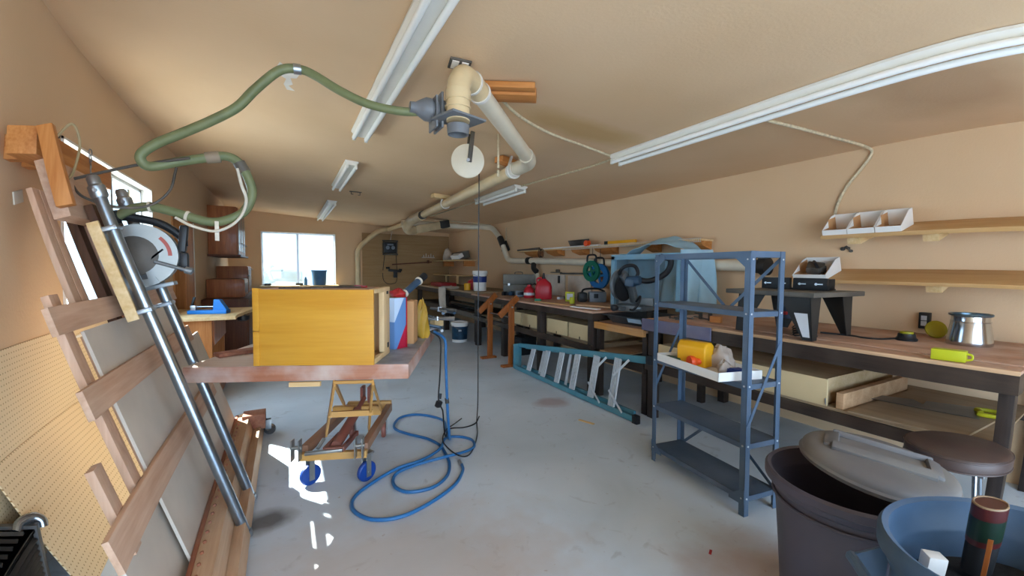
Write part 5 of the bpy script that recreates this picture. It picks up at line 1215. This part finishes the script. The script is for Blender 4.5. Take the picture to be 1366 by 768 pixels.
m = O(t); m.tube(spline([(1.0, 3.18, .91), (1.045, 3.10, .86), (1.045, 3.09, .70), (1.035, 3.08, .55), (1.02, 3.06, .40), (1.06, 3.08, .30)], 7), .006, 8); m.build('lead', 'black_plastic', t)
m = O(t); m.box((1.02, 3.06, .365), (.045, .035, .05), (.3, .2, .4), .008); m.rod((1.03, 3.07, .40), (1.04, 3.08, .44), .013); m.build('plug', 'black_plastic', t)
t = thing('drop_cord', 'black drop cord hanging from the ceiling pulley to a loop on the floor', 'cable', (1.55, 3.51, 0))
m = O(t); m.tube(spline([(1.545, 3.485, 2.34), (1.548, 3.50, 1.6), (1.55, 3.51, .8), (1.545, 3.50, .2), (1.50, 3.42, .03), (1.40, 3.18, .012), (1.26, 2.94, .012), (1.155, 2.81, .030), (1.09, 2.84, .04), (1.06, 2.986, .05), (1.08, 3.14, .05), (1.18, 3.34, .035), (1.32, 3.50, .012), (1.42, 3.59, .012)], 8), .0052, 8); m.build('lead', 'black_plastic', t)
m = O(t); m.tube(spline([(1.06, 3.08, .30), (1.11, 3.16, .06), (1.22, 3.36, .03), (1.36, 3.37, .014), (1.48, 3.41, .014), (1.555, 3.49, .04)], 7), .006, 8); m.build('lead', 'black_plastic', t)
# ---------------------------------------------------------------- fluorescent fittings
mat('fit_white', '#e3e1d8', .45, var=.03)
mat('fit_shade', '#cfd0c8', .4, var=.04)
mat('tube_white', '#f1f2ee', .3, var=.01)
mat('socket_green', '#3c5a3a', .5)
def strip_light(label, xc, y0, y1, wid=.115, group='fluorescent strip lights on the ceiling', wide=.0):
    z = zc(xc)
    t = thing('strip_light', label, 'light', (xc, (y0 + y1) / 2, z), rot=(0, math.atan(.0632), 0))
    L = (y1 - y0) / 2; w = wid / 2
    m = MB(); M_ = Matrix(((1, 0, 0, 0), (0, 0, 1, -L), (0, 1, 0, 0), (0, 0, 0, 1)))
    m.prism([(-w, -.004), (w, -.004), (w, -.02), (w * .55, -.052), (-w * .55, -.052), (-w, -.02)], 2 * L, M_); m.build('housing', 'fit_white', t)
    for s in (-1, 1):
        for e in (-1, 1):
            m = MB(); m.box((s * w * .68, e * (L - .012), -.068), (.026, .022, .05), None, .003); m.build('socket', 'fit_white', t)
        m = MB(); m.rod((s * w * .68, -L + .022, -.072), (s * w * .68, L - .022, -.072), .0185, 14); m.build('tube', 'tube_white', t)
    return t
strip_light('long twin strip light ending near the hanging pipe elbow', .615, 1.45, 4.02, .15)
strip_light('long twin strip light over the shelf unit with white cables at its far end', 2.80, .36, 3.09, .15)
strip_light('short strip light nearer of the two small ones in line towards the back window', .69, 5.12, 6.75, .14)
strip_light('short strip light farthest away, above the back window', .77, 8.3, 11.3, .16)
strip_light('short strip light beyond the hanging cord, in front of the wall pipe', 2.72, 4.78, 6.10, .20)

# ---------------------------------------------------------------- surface cable
mat('cable_white', '#d8c9a8', .5, var=.2, scale=40)
def cable(label, pts, r=.011, name='ceiling_cable'):
    c = V(pts[len(pts) // 2]); m = MB(c); m.tube(spline(pts, 5), r, 8); o = m.build(name, 'cable_white'); o.location = c; return tag(o, label, 'cable')
zz = lambda x, d=.014: zc(x) - d
cable('white ceiling cable between the pipe inlet and the long strip light over the shelf unit', [(1.30, 2.60, zz(1.30)), (1.58, 2.80, zz(1.58)), (1.95, 2.95, zz(1.95)), (2.35, 3.02, zz(2.35)), (2.78, 3.10, zz(2.78))])
cable('white ceiling cable linking the long strip light to the short one beyond the cord', [(2.81, 3.12, zz(2.8)), (2.82, 3.5, zz(2.82)), (2.76, 4.2, zz(2.76)), (2.72, 4.77, zz(2.72))])
cable('white ceiling cable from the short strip light to the pipe junction at the back', [(2.72, 6.12, zz(2.72)), (2.70, 7.2, zz(2.7)), (2.68, 8.6, zz(2.68))])
cable('white cable running over the ceiling edge and down the wall to the upper shelf', [(2.88, 1.83, zz(2.88)), (3.3, 1.76, zz(3.3)), (3.75, 1.70, zz(3.75)), (4.12, 1.655, zz(4.12)), (4.186, 1.645, 2.36), (4.186, 1.70, 2.27), (4.186, 1.81, 2.12), (4.186, 1.87, 1.98), (4.186, 1.89, 1.86)], .012)
cable('thin white cable along the ceiling at the back above the far wall pipe', [(2.9, 9.0, zz(2.9)), (3.5, 8.8, zz(3.5)), (4.1, 8.6, zz(4.1))], .009)
cable('white cable hanging down the far wall to a small switch', [(4.186, 8.0, 2.3), (4.186, 8.0, 1.9), (4.186, 8.0, 1.62)], .009, 'wall_cable')

# ---------------------------------------------------------------- dust pipe with inlet under the ceiling
mat('pvc_cream', '#d9c298', .32, var=.08)
mat('pvc_grey', '#6f7276', .4, var=.05)
RP = .064
DP = thing('dust_pipe', 'cream plastic dust pipe under the ceiling with a drop inlet and grey collars', 'pipe', (.891, 2.273, 2.48))
m = O(DP)
el = [(.845, 2.19, 2.22), (.850, 2.20, 2.36), (.865, 2.22, 2.44), (.91, 2.265, 2.50), (1.0, 2.35, 2.515), (1.08, 2.425, 2.505)]
m.tube(spline(el, 6), RP, 20); m.build('inlet_elbow', 'pvc_cream', DP)
for a, b2 in (((.848, 2.197, 2.33), (.849, 2.199, 2.385)), ((.846, 2.194, 2.29), (.846, 2.194, 2.30)), ((.985, 2.336, 2.514), (.998, 2.348, 2.515)), ((1.075, 2.42, 2.506), (1.09, 2.435, 2.502))):
    m = O(DP); m.rod(a, b2, RP + .006, 20); m.build('collar', 'pvc_cream' if b2[2] < 2.5 else 'white_trim', DP)
m = O(DP); m.tube([(1.08, 2.425, 2.505), (1.96, 3.32, 2.425)], RP - .005, 20); m.build('pipe_run', 'pvc', DP)
m = O(DP); m.tube(spline([(1.90, 3.26, 2.43), (1.99, 3.36, 2.42), (2.035, 3.45, 2.418), (2.045, 3.56, 2.417), (2.048, 3.68, 2.416)], 6), RP + .005, 20); m.build('corner_elbow', 'pvc', DP)
m = O(DP); m.tube([(2.048, 3.66, 2.416), (2.26, 7.75, 2.405)], RP - .002, 20); m.build('pipe_run', 'pvc_cream', DP)
m = O(DP); m.rod((2.05, 3.70, 2.416), (2.056, 3.82, 2.416), RP + .008, 20); m.build('collar', 'white_trim', DP)
m = O(DP); m.rod((2.255, 7.6, 2.405), (2.265, 7.78, 2.404), RP + .012, 20); m.build('collar', 'rubber', DP)
m = O(DP); m.tube(spline([(2.262, 7.75, 2.405), (2.27, 8.1, 2.40), (2.24, 8.45, 2.36), (2.20, 8.62, 2.27), (2.26, 8.72, 2.20), (2.42, 8.80, 2.21)], 6), RP + .03, 20); m.build('end_elbow', 'pvc_old', DP)
m = O(DP); m.bar((2.40, 8.80, 2.22), (3.0, 8.92, 2.36), .22, .17, (0, 0, 1), .03); m.build('junction_box', 'pvc_old', DP)
m = O(DP); m.bar((2.98, 8.92, 2.36), (3.2, 8.9, 2.40), .24, .16, (0, 0, 1), .02); m.build('junction_end', 'rubber', DP)
m = O(DP); m.tube(spline([(2.36, 8.9, 2.33), (2.42, 9.8, 2.42), (2.47, 11.0, 2.45), (2.45, 11.50, 2.44)], 5), .055, 16); m.tube(spline([(2.47, 11.5, 2.47), (2.2, 11.5, 2.38), (1.92, 11.5, 2.18)], 5), .065, 16); m.build('far_branch', 'pvc_cream', DP)
m = O(DP); m.tube(spline([(1.95, 11.5, 2.20), (1.75, 11.5, 2.0), (1.66, 11.5, 1.85), (1.65, 11.5, 1.6), (1.65, 11.5, .5)], 5), .06, 16); m.build('down_pipe', 'pvc_cream', DP)
for y, x in ((3.76, 2.053), (6.2, 2.18)):
    m = O(DP); zt = zc(x) - .09
    m.tube([(x + (RP + .011) * math.cos(w), y, 2.412 + (RP + .011) * math.sin(w)) for w in [i * PI / 12 for i in range(24)]], .008, 8, True)
    m.box((x - .04, y, 2.51), (.02, .03, .10), (0, .3, 0))
    m.build('hanger_strap', 'white_trim', DP)
m = O(DP); m.box((.852, 2.20, 2.235), (.23, .20, .012), (0, 0, .3), .002); m.lathe([(.058, 0), (.062, .05), (.060, .052), (.052, .05), (.05, 0), (.058, 0)], (.846, 2.193, 2.15), 24); g = m.build('inlet_gate', 'pvc_grey', DP)
m = O(DP); m.lathe([(.052, .0), (0, .002)], (.846, 2.193, 2.19), 24); m.build('inlet_shade', 'black_matte', g)  # black disc standing for the shade inside the inlet
ax = V((-1, .05, .0))
m = O(DP); m.lathe([(.058, 0), (.062, .02), (.062, .06), (.052, .062), (.050, .095), (.062, .10), (.062, .13), (.046, .16), (.030, .185), (.028, .215)], (.83, 2.31, 2.30), 24, ax); m.build('hose_adapter', 'pvc_grey', DP)
m = O(DP); m.box((.775, 2.315, 2.29), (.012, .15, .19), (0, 0, 0), .002); m.box((.745, 2.315, 2.28), (.010, .14, .17), None, .002); m.build('blast_gate', 'pvc_grey', DP)
m = O(DP); m.tube([(.845, 2.25, 2.30), (.84, 2.31, 2.30)], .058, 20); m.build('side_branch', 'pvc_grey', DP)
# pine blocks that carry it
o = MB().box((0, 0, -.0), (.36, .13, .05), None, .004).build('mounting_block', 'pine'); place(o, (1.32, 2.49, zc(1.32) - .0315), rot=(0, .063, -.58)); tag(o, 'large pine block fixed to the ceiling beside the pipe inlet', 'block')
o = MB().box((0, 0, 0), (.35, .07, .038), None, .004).build('mounting_block', 'pine'); place(o, (1.265, 2.405, zc(1.265) - .025), rot=(0, .063, -.58)); tag(o, 'thinner pine block alongside the large one on the ceiling', 'block')
o = MB().box((0, 0, 0), (.20, .12, .06), None, .004).build('mounting_block', 'pine'); place(o, (2.0, 3.84, zc(2.0) - .0385), rot=(0, .063, .3)); tag(o, 'pine block on the ceiling at the pipe corner', 'block')
o = MB().box((0, 0, 0), (.26, .16, .06), None, .004).build('mounting_block', 'pale_x'); place(o, (2.10, 6.2, zc(2.10) - .0385), rot=(0, .063, 0)); tag(o, 'pale wood block on the ceiling over the middle of the long pipe', 'block')
# pulley on an arm
PL = thing('pulley', 'pale round pulley wheel hanging from the ceiling on a dark arm', 'pulley', (1.47, 3.42, zc(1.47)))
m = O(PL); m.lathe([(.0, -.018), (.13, -.018), (.142, -.014), (.142, -.010), (.128, -.006), (.128, .006), (.142, .010), (.142, .014), (.13, .018), (0, .018)], (1.40, 3.40, 2.345), 40, (-.34, -.90, -.05)); m.build('wheel', 'pvc', PL)
m = O(PL); m.bar((1.43, 3.36, zc(1.43) - .002), (1.40, 3.36, 2.33), .035, .02, (0, 1, 0), .002); m.bar((1.44, 3.44, zc(1.43) - .002), (1.41, 3.44, 2.33), .035, .02, (0, 1, 0), .002); m.build('arm', 'motor_black', PL)
m = O(PL); m.rod((1.385, 3.35, 2.345), (1.415, 3.45, 2.345), .014); m.build('axle', 'bolt_zinc', PL)
# ceiling outlet
t = thing('ceiling_outlet', 'double outlet plate on the ceiling behind the pipe elbow', 'outlet', (.925, 2.37, zc(.925)), rot=(0, math.atan(.0632), -.2))
MB().box((0, 0, -.006), (.125, .125, .01), None, .002).build('plate', 'motor_black', t)
for s in (-1, 1):
    m = MB(); m.box((s * .028, 0, -.0125), (.04, .095, .006), None, .002); m.build('socket', 'white_trim', t)
# small hanging items
m = MB((1.62, 3.25, 2.3)); m.tube(spline([(1.62, 3.25, zc(1.62) - .01), (1.625, 3.26, 2.40), (1.62, 3.25, 2.28)], 4), .010, 8); m.lathe([(.010, 0), (.014, .01), (.010, .03), (.013, .045), (.004, .06)], (1.62, 3.25, 2.21), 12); o = m.build('air_dropper', 'cable_white'); o.location = (1.62, 3.25, 2.3); tag(o, 'short white tube with a metal end hanging below the angled pipe', 'tube')
m = MB((.99, 7.06, 2.6)); m.box((.995, 7.06, zc(.995) - .006), (.18, .05, .008)); m.tube([(.93, 7.06, zc(.93) - .01), (.93, 7.06, zc(.93) - .05), (.96, 7.06, zc(.93) - .05)], .006, 6); m.tube([(1.06, 7.06, zc(1.06) - .01), (1.06, 7.06, zc(1.06) - .05), (1.03, 7.06, zc(1.06) - .05)], .006, 6); o = m.build('ceiling_hook', 'motor_black'); o.location = (.99, 7.06, 2.6); tag(o, 'dark hook plate on the ceiling past the near small strip light', 'hook')
mat('patch_white', '#e8e4dc', .8)
m = MB((.05, 3.2, zc(.05))); zp = lambda x: zc(x) - .0012
pts = [(-.02, 3.11), (.0, 3.02), (.06, 3.10), (.115, 3.12), (.095, 3.21), (.06, 3.23), (.075, 3.33), (.05, 3.37), (.09, 3.44), (.04, 3.45), (.02, 3.36), (.035, 3.26), (-.01, 3.22)]
m.add([(x, y, zp(x)) for x, y in pts], [tuple(range(len(pts)))], False); o = m.build('plaster_patch', 'patch_white'); o.location = (.05, 3.2, zc(.05)); tag(o, 'small ragged white plaster patch on the ceiling', 'patch')
# ---------------------------------------------------------------- back left: brown cabinets and pine bench
wood('cab_oak', '#b06f42', '#8f5230', 'Z', rough=.45, coat=.1)
wood('cab_oak_dark', '#6e4026', '#54301c', 'Z', rough=.5)
mat('cab_glass', '#6d6a60', .25)
def cabinet(label, x0, x1, y0, y1, z0, z1, doors, mtl='cab_oak', glass=False, group=None):
    t = thing('wall_cabinet' if z0 > 1.2 else 'base_cabinet', label, 'cabinet', (x0, y0, z0), group=group)
    m = O(t); m.box2((x0, y0, z0), (x1 - .02, y1, z1), .003); m.build('body', mtl, t)
    n = doors; L = (y1 - y0) / n
    for i in range(n):
        a, b2 = y0 + i * L + .008, y0 + (i + 1) * L - .008
        m = O(t); m.box2((x1 - .019, a, z0 + .01), (x1, b2, z1 - .01), .003); d = m.build('door', mtl, t)
        m = O(t); m.box2((x1, a + .06, z0 + .07), (x1 + .004, b2 - .06, z1 - .07)); m.build('door_panel', 'cab_glass' if glass else 'cab_oak_dark', d)
        m = O(t); m.lathe([(.007, 0), (.009, .015), (.015, .02), (.012, .03)], (x1, b2 - .035, (z0 + z1) / 2 - (.2 if z0 > 1.2 else -.2)), 12, (1, 0, 0)); m.build('knob', 'bolt_zinc', d)
    return t
cabinet('brown wall cabinet with pale door panels hanging high beside the back window', -1.125, -.70, 8.75, 10.2, 1.62, 2.45, 3, glass=True)
mm = MB((-.9, 9.4, 1.6)); mm.box2((-1.125, 8.65, 1.585), (-.66, 10.3, 1.618)); o = mm.build('shelf_board', 'cab_oak_dark'); o.location = (-.9, 9.4, 1.6); tag(o, 'dark board under the brown wall cabinet', 'board')
cabinet('tall brown cabinet box stacked behind another one under the wall cabinet', -1.12, -.62, 9.6, 10.4, .90, 1.42, 1)
cabinet('brown cabinet box stacked on the low base cabinet, nearest the pine bench', -1.12, -.60, 8.4, 9.2, .90, 1.20, 1)
cabinet('long low brown base cabinet between the pine bench and the back window', -1.12, -.52, 7.9, 11.0, .0, .90, 4, 'cab_oak_dark')
t = thing('pine_bench', 'pine bench with a pale top carrying the blue clamp jig', 'bench', (-.95, 5.35, 0))
m = O(t); m.box2((-1.10, 5.15, .87), (-.45, 6.25, .905), .004); m.add([(-.45, 5.35, .87), (-.30, 6.25, .87), (-.45, 6.25, .87), (-.45, 5.35, .905), (-.30, 6.25, .905), (-.45, 6.25, .905)], [(0, 1, 2), (5, 4, 3), (0, 3, 4, 1), (1, 4, 5, 2), (2, 5, 3, 0)], False); m.build('top', 'pale_y', t)
m = O(t); m.box2((-1.08, 5.22, 0), (-.66, 5.25, .869), .003); m.build('end_panel', 'pine_z', t)
O(t).box2((-.69, 5.26, 0), (-.64, 6.2, .12)).build('kick_board', 'cab_oak', t); O(t).box2((-.69, 5.26, .60), (-.645, 6.2, .86)).build('drawer_front', 'cab_oak', t)
m = O(t); m.box2((-1.08, 6.18, 0), (-.66, 6.21, .869)); m.build('end_panel', 'pine_z', t)
m = O(t); m.lathe([(.03, 0), (.06, .01), (.065, .06), (.03, .07)], (-.42, 5.62, .805), 16); m.build('clamp_knob', 'black_plastic', t)
mat('jig_blue', '#1f78c8', .4)
t = thing('pocket_jig', 'bright blue clamp jig standing on the pine bench', 'jig', (-.72, 5.55, .906), rz=-.25)
m = MB(); m.box((0, 0, .02), (.36, .12, .04), None, .006); m.prism([(.05, .04), (.175, .04), (.165, .06), (.11, .15), (.06, .155)], .08, Matrix(((1, 0, 0, 0), (0, 0, 1, -.04), (0, 1, 0, 0), (0, 0, 0, 1)))); m.build('body', 'jig_blue', t)
m = MB(); m.rod((-.15, 0, .075), (.05, 0, .075), .008); m.box((-.14, 0, .06), (.05, .06, .06), None, .006); m.build('clamp', 'bolt_zinc', t)
m = MB(); m.bar((-.16, 0, .08), (-.13, 0, .18), .022, .03, (0, 1, 0), .008); m.build('lever', 'black_plastic', t)
o = MB().box2((-.01, -.008, .95), (.0, .008, 2.02)).build('wall_conduit', 'conduit_white'); place(o, (XL + .0285, 7.36, 0)); tag(o, 'thin white conduit on the wall beside the dark doorway', 'conduit')

# ---------------------------------------------------------------- far window sill and yard
mat('bucket_blue', '#2f6c9c', .5, dust=.2)
mat('yard_ground', '#c8c5bf', .9)
mat('yard_white', '#a4adb0', .8)
mat('yard_pale', '#7d8a8c', .7)
struct('ground', MB().box2((-14, -14, -.35), (20, 26, -.13)), 'yard_ground')
t = thing('yard_wall', 'white building seen through the back window', 'building', (1.0, 15.0, -.13))
m = O(t); m.box2((-5, 15.0, -.13), (8, 15.3, 3.0)); m.build('wall', 'yard_white', t)
m = O(t); m.box2((-5, 14.6, 3.0), (8, 15.5, 3.12)); m.build('eave', 'yard_pale', t)
t = thing('cooler', 'pale boxy cooler unit standing outside the back window', 'cooler', (-.1, 13.6, -.13))
m = O(t); m.box2((-.55, 13.3, -.13), (.42, 14.1, 1.28), .02); m.build('body', 'yard_pale', t); m = O(t); m.box2((-.35, 13.45, 1.28), (-.05, 13.8, 1.45), .02); m.build('cap', 'yard_pale', t)
t = thing('bucket', 'blue bucket standing on the ledge of the back window', 'bucket', (.735, 11.455, .9655))
m = O(t); m.lathe([(0, 0), (.15, 0), (.17, .34), (.185, .345), (.185, .37), (.165, .37), (.145, .02), (0, .02)], (.735, 11.455, .9655), 28); m.build('body', 'bucket_blue', t)
m = O(t); m.tube(spline([(.56, 11.455, 1.31), (.59, 11.38, 1.34), (.735, 11.30, 1.27), (.88, 11.38, 1.34), (.91, 11.455, 1.31)], 5), .005, 6); m.build('handle', 'chrome', t)
o = MB((.3, 11.45, .95)).box2((-.52, 11.26, .94), (1.17, 11.639, .9645), .003).build('window_ledge', 'pale_x'); o.location = (.3, 11.45, .95); tag(o, 'pale ledge under the back window carrying the blue bucket', 'ledge')
o = MB().lathe([(0, 0), (.035, 0), (.037, .13), (.02, .17), (.02, .20), (0, .20)], n=16).build('spray_bottle', 'bucket_blue'); place(o, (.44, 11.55, .9655)); tag(o, 'small blue bottle on the sill of the back window', 'bottle')
for i, (x, lab) in enumerate(((-.40, 'dark lump in the sill corner of the back window, nearest the brown cabinets'), (-.33, 'second dark lump on the back window sill, counted from the brown cabinets'), (.30, 'dark box beside the small blue bottle on the back window ledge'))):
    o = MB().box((0, 0, .025), (.07 if i < 2 else .16, .06, .05), None, .01).build('small_box', 'black_plastic'); place(o, (x, 11.52 if i < 2 else 11.58, .9655)); tag(o, lab, 'box')
o = MB((1.05, 11.72, 1.0)).bar((.88, 11.74, .972), (1.09, 11.735, 1.16), .012, .012).build('stick', 'aluminium'); o.location = (1.05, 11.72, 1.0); tag(o, 'grey stick leaning in the corner of the back window beside the blue bucket', 'stick')

# ---------------------------------------------------------------- far wall: radio, pegboard tools, shelves
wood('far_panel', '#a5865f', '#98784f', 'X', rough=.7)
o = MB((2.9, 11.63, .9)).box2((1.78, 11.622, .002), (4.19, 11.638, 2.33)).build('far_wall_sheet', 'far_panel'); o.location = (2.9, 11.63, .9); tag(o, 'brown sheet standing for the darker far wall behind the radio', 'board')  # sheet toned as the darker stretch of far wall, not a separate board
t = thing('radio', 'black jobsite radio hanging on the far wall from white cords', 'radio', (2.47, 11.50, 1.77))
m = O(t); m.box((2.47, 11.52, 1.95), (.36, .19, .30), None, .03); m.build('body', 'black_plastic', t)
m = O(t)
for x in (2.30, 2.64): m.rod((x, 11.44, 1.76), (x, 11.44, 2.14), .018)
for z in (1.77, 2.13): m.rod((2.27, 11.44, z), (2.67, 11.44, z), .022)
m.build('roll_cage', 'motor_black', t)
m = O(t); m.lathe([(.05, 0), (.05, .008)], (2.40, 11.424, 1.95), 18, (0, -1, 0)); m.lathe([(.05, 0), (.05, .008)], (2.54, 11.424, 1.95), 18, (0, -1, 0)); m.box((2.47, 11.422, 2.03), (.16, .006, .04)); m.build('dials', 'grey_can', t)
m = O(t); m.rod((2.50, 11.5, 2.14), (2.52, 11.5, zc(2.5) - .01), .006, 6); m.rod((2.47, 11.5, 2.14), (2.55, 11.5, 2.40), .005, 6); m.build('cord', 'conduit_white', t)
def far_item(name, label, cat, fn, mtl):
    m = MB((3, 11.6, 1.3)); fn(m); o = m.build(name, mtl); o.location = (3, 11.6, 1.3); return tag(o, label, cat)
far_item('bar_clamp', 'long dark pipe clamp across the far wall under the radio', 'clamp', lambda m: (m.bar((2.55, 11.60, 1.50), (3.66, 11.60, 1.58), .03, .035), m.box((3.55, 11.57, 1.585), (.05, .06, .09))), 'cab_oak_dark')
far_item('wood_bar', 'lower yellowish wood bar across the far wall', 'bar', lambda m: m.bar((2.24, 11.60, 1.30), (3.50, 11.60, 1.33), .025, .07), 'green_yellow' if False else 'far_panel')
far_item('wall_drill', 'black power tool hanging on the far wall below the radio', 'tool', lambda m: (m.box((2.60, 11.54, 1.33), (.34, .10, .07), (0, .1, 0), .02), m.box((2.62, 11.54, 1.24), (.10, .08, .20), None, .02), m.lathe([(.05, 0), (.05, .05)], (2.42, 11.54, 1.38), 14), m.lathe([(.04, 0), (.045, .06)], (2.76, 11.54, 1.32), 14)), 'black_plastic')
far_item('charger_lead', 'dark lead looping down the far wall from the radio', 'cable', lambda m: m.tube(spline([(2.36, 11.614, 1.80), (2.30, 11.614, 1.2), (2.38, 11.614, 1.0), (2.55, 11.614, .97), (2.68, 11.614, 1.1), (2.66, 11.614, 1.8)], 7), .008, 6), 'black_plastic')
far_item('router_bits', 'small pale ledge holding bits on the far wall between radio and corner shelf', 'ledge', lambda m: (m.box((3.55, 11.576, 1.71), (.36, .09, .025)), [m.rod((3.42 + .07 * i, 11.57, 1.72), (3.42 + .07 * i, 11.57, 1.78 + .04 * (i % 2)), .015) for i in range(5)]), 'hardboard')
t = thing('corner_shelf', 'upper shelf in the back corner holding white and grey oddments', 'shelf', (4.0, 10.4, 1.62))
m = O(t); m.box2((3.72, 9.55, 1.60), (4.19, 11.6, 1.625)); m.build('board', 'pale_y', t); O(t).box2((3.90, 9.7, 1.46), (4.19, 9.78, 1.599)).build('bracket', 'pine', t); O(t).box2((3.9, 11.2, 1.46), (4.19, 11.28, 1.599)).build('bracket', 'pine', t)
t = thing('corner_shelf', 'lower shelf in the back corner above the red tray', 'shelf', (4.0, 10.4, 1.24))
m = O(t); m.box2((3.70, 9.7, 1.21), (4.19, 11.6, 1.235)).box2((3.70, 9.7, 1.03), (3.75, 9.75, 1.209)).box2((3.7, 10.5, .966), (3.73, 10.54, 1.209)).box2((4.15, 9.72, .966), (4.188, 9.76, 1.209)); m.build('board', 'pale_y', t)
crumple('cloth_bundle', .13, 'hardboard', 'pale peaked bundle on the upper corner shelf at the back', 'bundle', (3.92, 11.0, 1.626), .2, (.9, .9, 1.5), 5)
o = MB().box((0, 0, .09), (.30, .5, .18), (0, -.25, 0), .01).build('storage_box', 'grey_box'); place(o, (4.02, 10.25, 1.66)); tag(o, 'grey box on the upper corner shelf at the back', 'box')
o = MB().box((0, 0, .05), (.14, .55, .10), (.0, -.5, .0), .01).build('white_box', 'white_card'); place(o, (3.78, 9.90, 1.665)); tag(o, 'white open box at the front of the upper corner shelf', 'box')

# far bench items
t = thing('bucket', 'white plastic bucket with a blue band standing on the far workbench', 'bucket', (3.40, 7.62, .9655))
m = MB(); m.lathe([(0, 0), (.125, 0), (.14, .33), (.152, .335), (.152, .385), (.142, .40), (0, .402)], n=32); m.build('body', 'white_card', t)
mat('band_blue', '#253a7c', .4)
m = MB(); m.lathe([(.1345, .17), (.1405, .29)], n=32); m.build('label_band', 'band_blue', t)
m = MB(); m.tube([(.147 * math.cos(w), .147 * math.sin(w), .335 - .05 * abs(math.sin(w / 1))) for w in [math.pi + i * PI / 10 for i in range(11)]], .004, 6); m.build('handle', 'chrome', t)
o = MB().lathe([(0, 0), (.065, 0), (.068, .13), (.06, .14), (0, .14)], n=20).build('tin', 'yellow_plastic'); place(o, (3.25, 7.92, .9655)); tag(o, 'yellow tin in front of the red can on the far workbench', 'tin')
o = MB().lathe([(0, 0), (.11, 0), (.11, .15), (.08, .19), (.03, .20), (.03, .22), (0, .22)], n=20).build('red_can', 'red_can'); place(o, (3.45, 8.12, .9655)); tag(o, 'dark red can between the yellow tin and white bucket', 'can')
o = MB().box((0, 0, .045), (.40, .8, .09), None, .02).build('red_tray', 'red_plastic'); place(o, (3.42, 9.9, .9655)); tag(o, 'flat red tray on the far workbench behind the rag', 'tray')
mat('rag_cloth', '#c9bfb2', .85, var=.15)
def rag(u, v):
    x = 3.05 + .5 * max(0, v - .45) - .03 * math.sin(7 * u + 2); y = 8.55 + .50 * u + .05 * math.sin(5 * v); 
    z = .985 + .02 * math.sin(8 * u + 6 * v) if v > .45 else .985 - (.45 - v) * (.85 + .35 * math.sin(3 * u + .4)) + .0
    return (x, y, z)
m = MB((3.1, 8.9, .97)); m.grid(rag, 16, 18, .01); o = m.build('rag', 'rag_cloth'); o.location = (3.1, 8.9, .97); tag(o, 'dirty pale rag draped over the edge of the far workbench', 'rag')
rnd = random.Random(3)
for i in range(7):
    m = MB(); L = rnd.uniform(1.2, 2.2); m.box((0, 0, .012), (.05, L, .022), None, .002); o = m.build('wood_strip', ['chrome', 'motor_black', 'grey_box', 'fir'][i % 4]); place(o, (3.34 + .09 * i, 8.6 + rnd.uniform(-.3, .5), .561), rnd.uniform(-.08, .08) * .3)
    tag(o, 'long strip stacked on the lower shelf of the far workbench', 'strip', 'strips on the far bench shelf')
t = thing('paint_bucket', 'white paint bucket with a dark blue label on the floor under the far workbench', 'bucket', (2.92, 7.50, 0))
m = MB(); m.lathe([(0, 0), (.145, 0), (.158, .33), (.17, .335), (.17, .375), (.16, .38), (.15, .36), (0, .36)], n=32); m.build('body', 'white_card', t)
mat('label_dark', '#152634', .4, col2='#1d4a66', scale=9)
m = MB(); m.lathe([(.1475, .05), (.1575, .30)], n=32); l_ = m.build('label', 'label_dark', t)
m = MB(); m.box((-.035, -.152, .23), (.10, .006, .035), (0, 0, .2)); m.build('label_mark', 'label_white', l_)
m = MB(); m.tube([(.165 * math.cos(w), .165 * math.sin(w), .345 - .10 * abs(math.sin(w))) for w in [math.pi + .3 + i * PI / 10 for i in range(11)]], .004, 6); m.build('handle', 'chrome', t)
# ---------------------------------------------------------------- light: sky and sun through the openings
sc = bpy.context.scene
w = bpy.data.worlds.new('world'); sc.world = w; w.use_nodes = True
bg = w.node_tree.nodes['Background']
bg.inputs['Color'].default_value = (.64, .87, 1.16, 1); bg.inputs['Strength'].default_value = 3.2
sun = bpy.data.lights.new('sun', 'SUN'); so = bpy.data.objects.new('sun', sun); C.objects.link(so)
sun.energy = 12; sun.angle = .009; sun.color = (1, .97, .92)
so.rotation_euler = V((1.0, -1.3, -1.45)).to_track_quat('-Z', 'Y').to_euler()
def portal(name, loc, d, sx, sy):
    a = bpy.data.lights.new(name, 'AREA'); a.shape = 'RECTANGLE'; a.size = sx; a.size_y = sy; a.cycles.is_portal = True
    o = bpy.data.objects.new(name, a); C.objects.link(o); o.location = loc
    o.rotation_euler = V(d).to_track_quat('-Z', 'Y').to_euler(); return o
portal('door_daylight', ((ND[0] + ND[1]) / 2, YN - .02, ND[3] / 2), (0, 1, 0), ND[1] - ND[0], ND[3])
portal('left_window_daylight', (XL - .17, (LW[0] + LW[1]) / 2, (LW[2] + LW[3]) / 2), (1, 0, 0), LW[1] - LW[0], LW[3] - LW[2])
portal('far_window_daylight', ((FW[0] + FW[1]) / 2, YF + .17, (FW[2] + FW[3]) / 2), (0, -1, 0), FW[1] - FW[0], FW[3] - FW[2])
sc.view_settings.view_transform = 'Standard'; sc.view_settings.look = 'None'; sc.view_settings.gamma = 1
sc.view_settings.exposure = 1.55; sc.view_settings.use_curve_mapping = False
sc.cycles.max_bounces = 14; sc.cycles.diffuse_bounces = 10; sc.cycles.sample_clamp_indirect = 10
sc.cycles.use_denoising = True
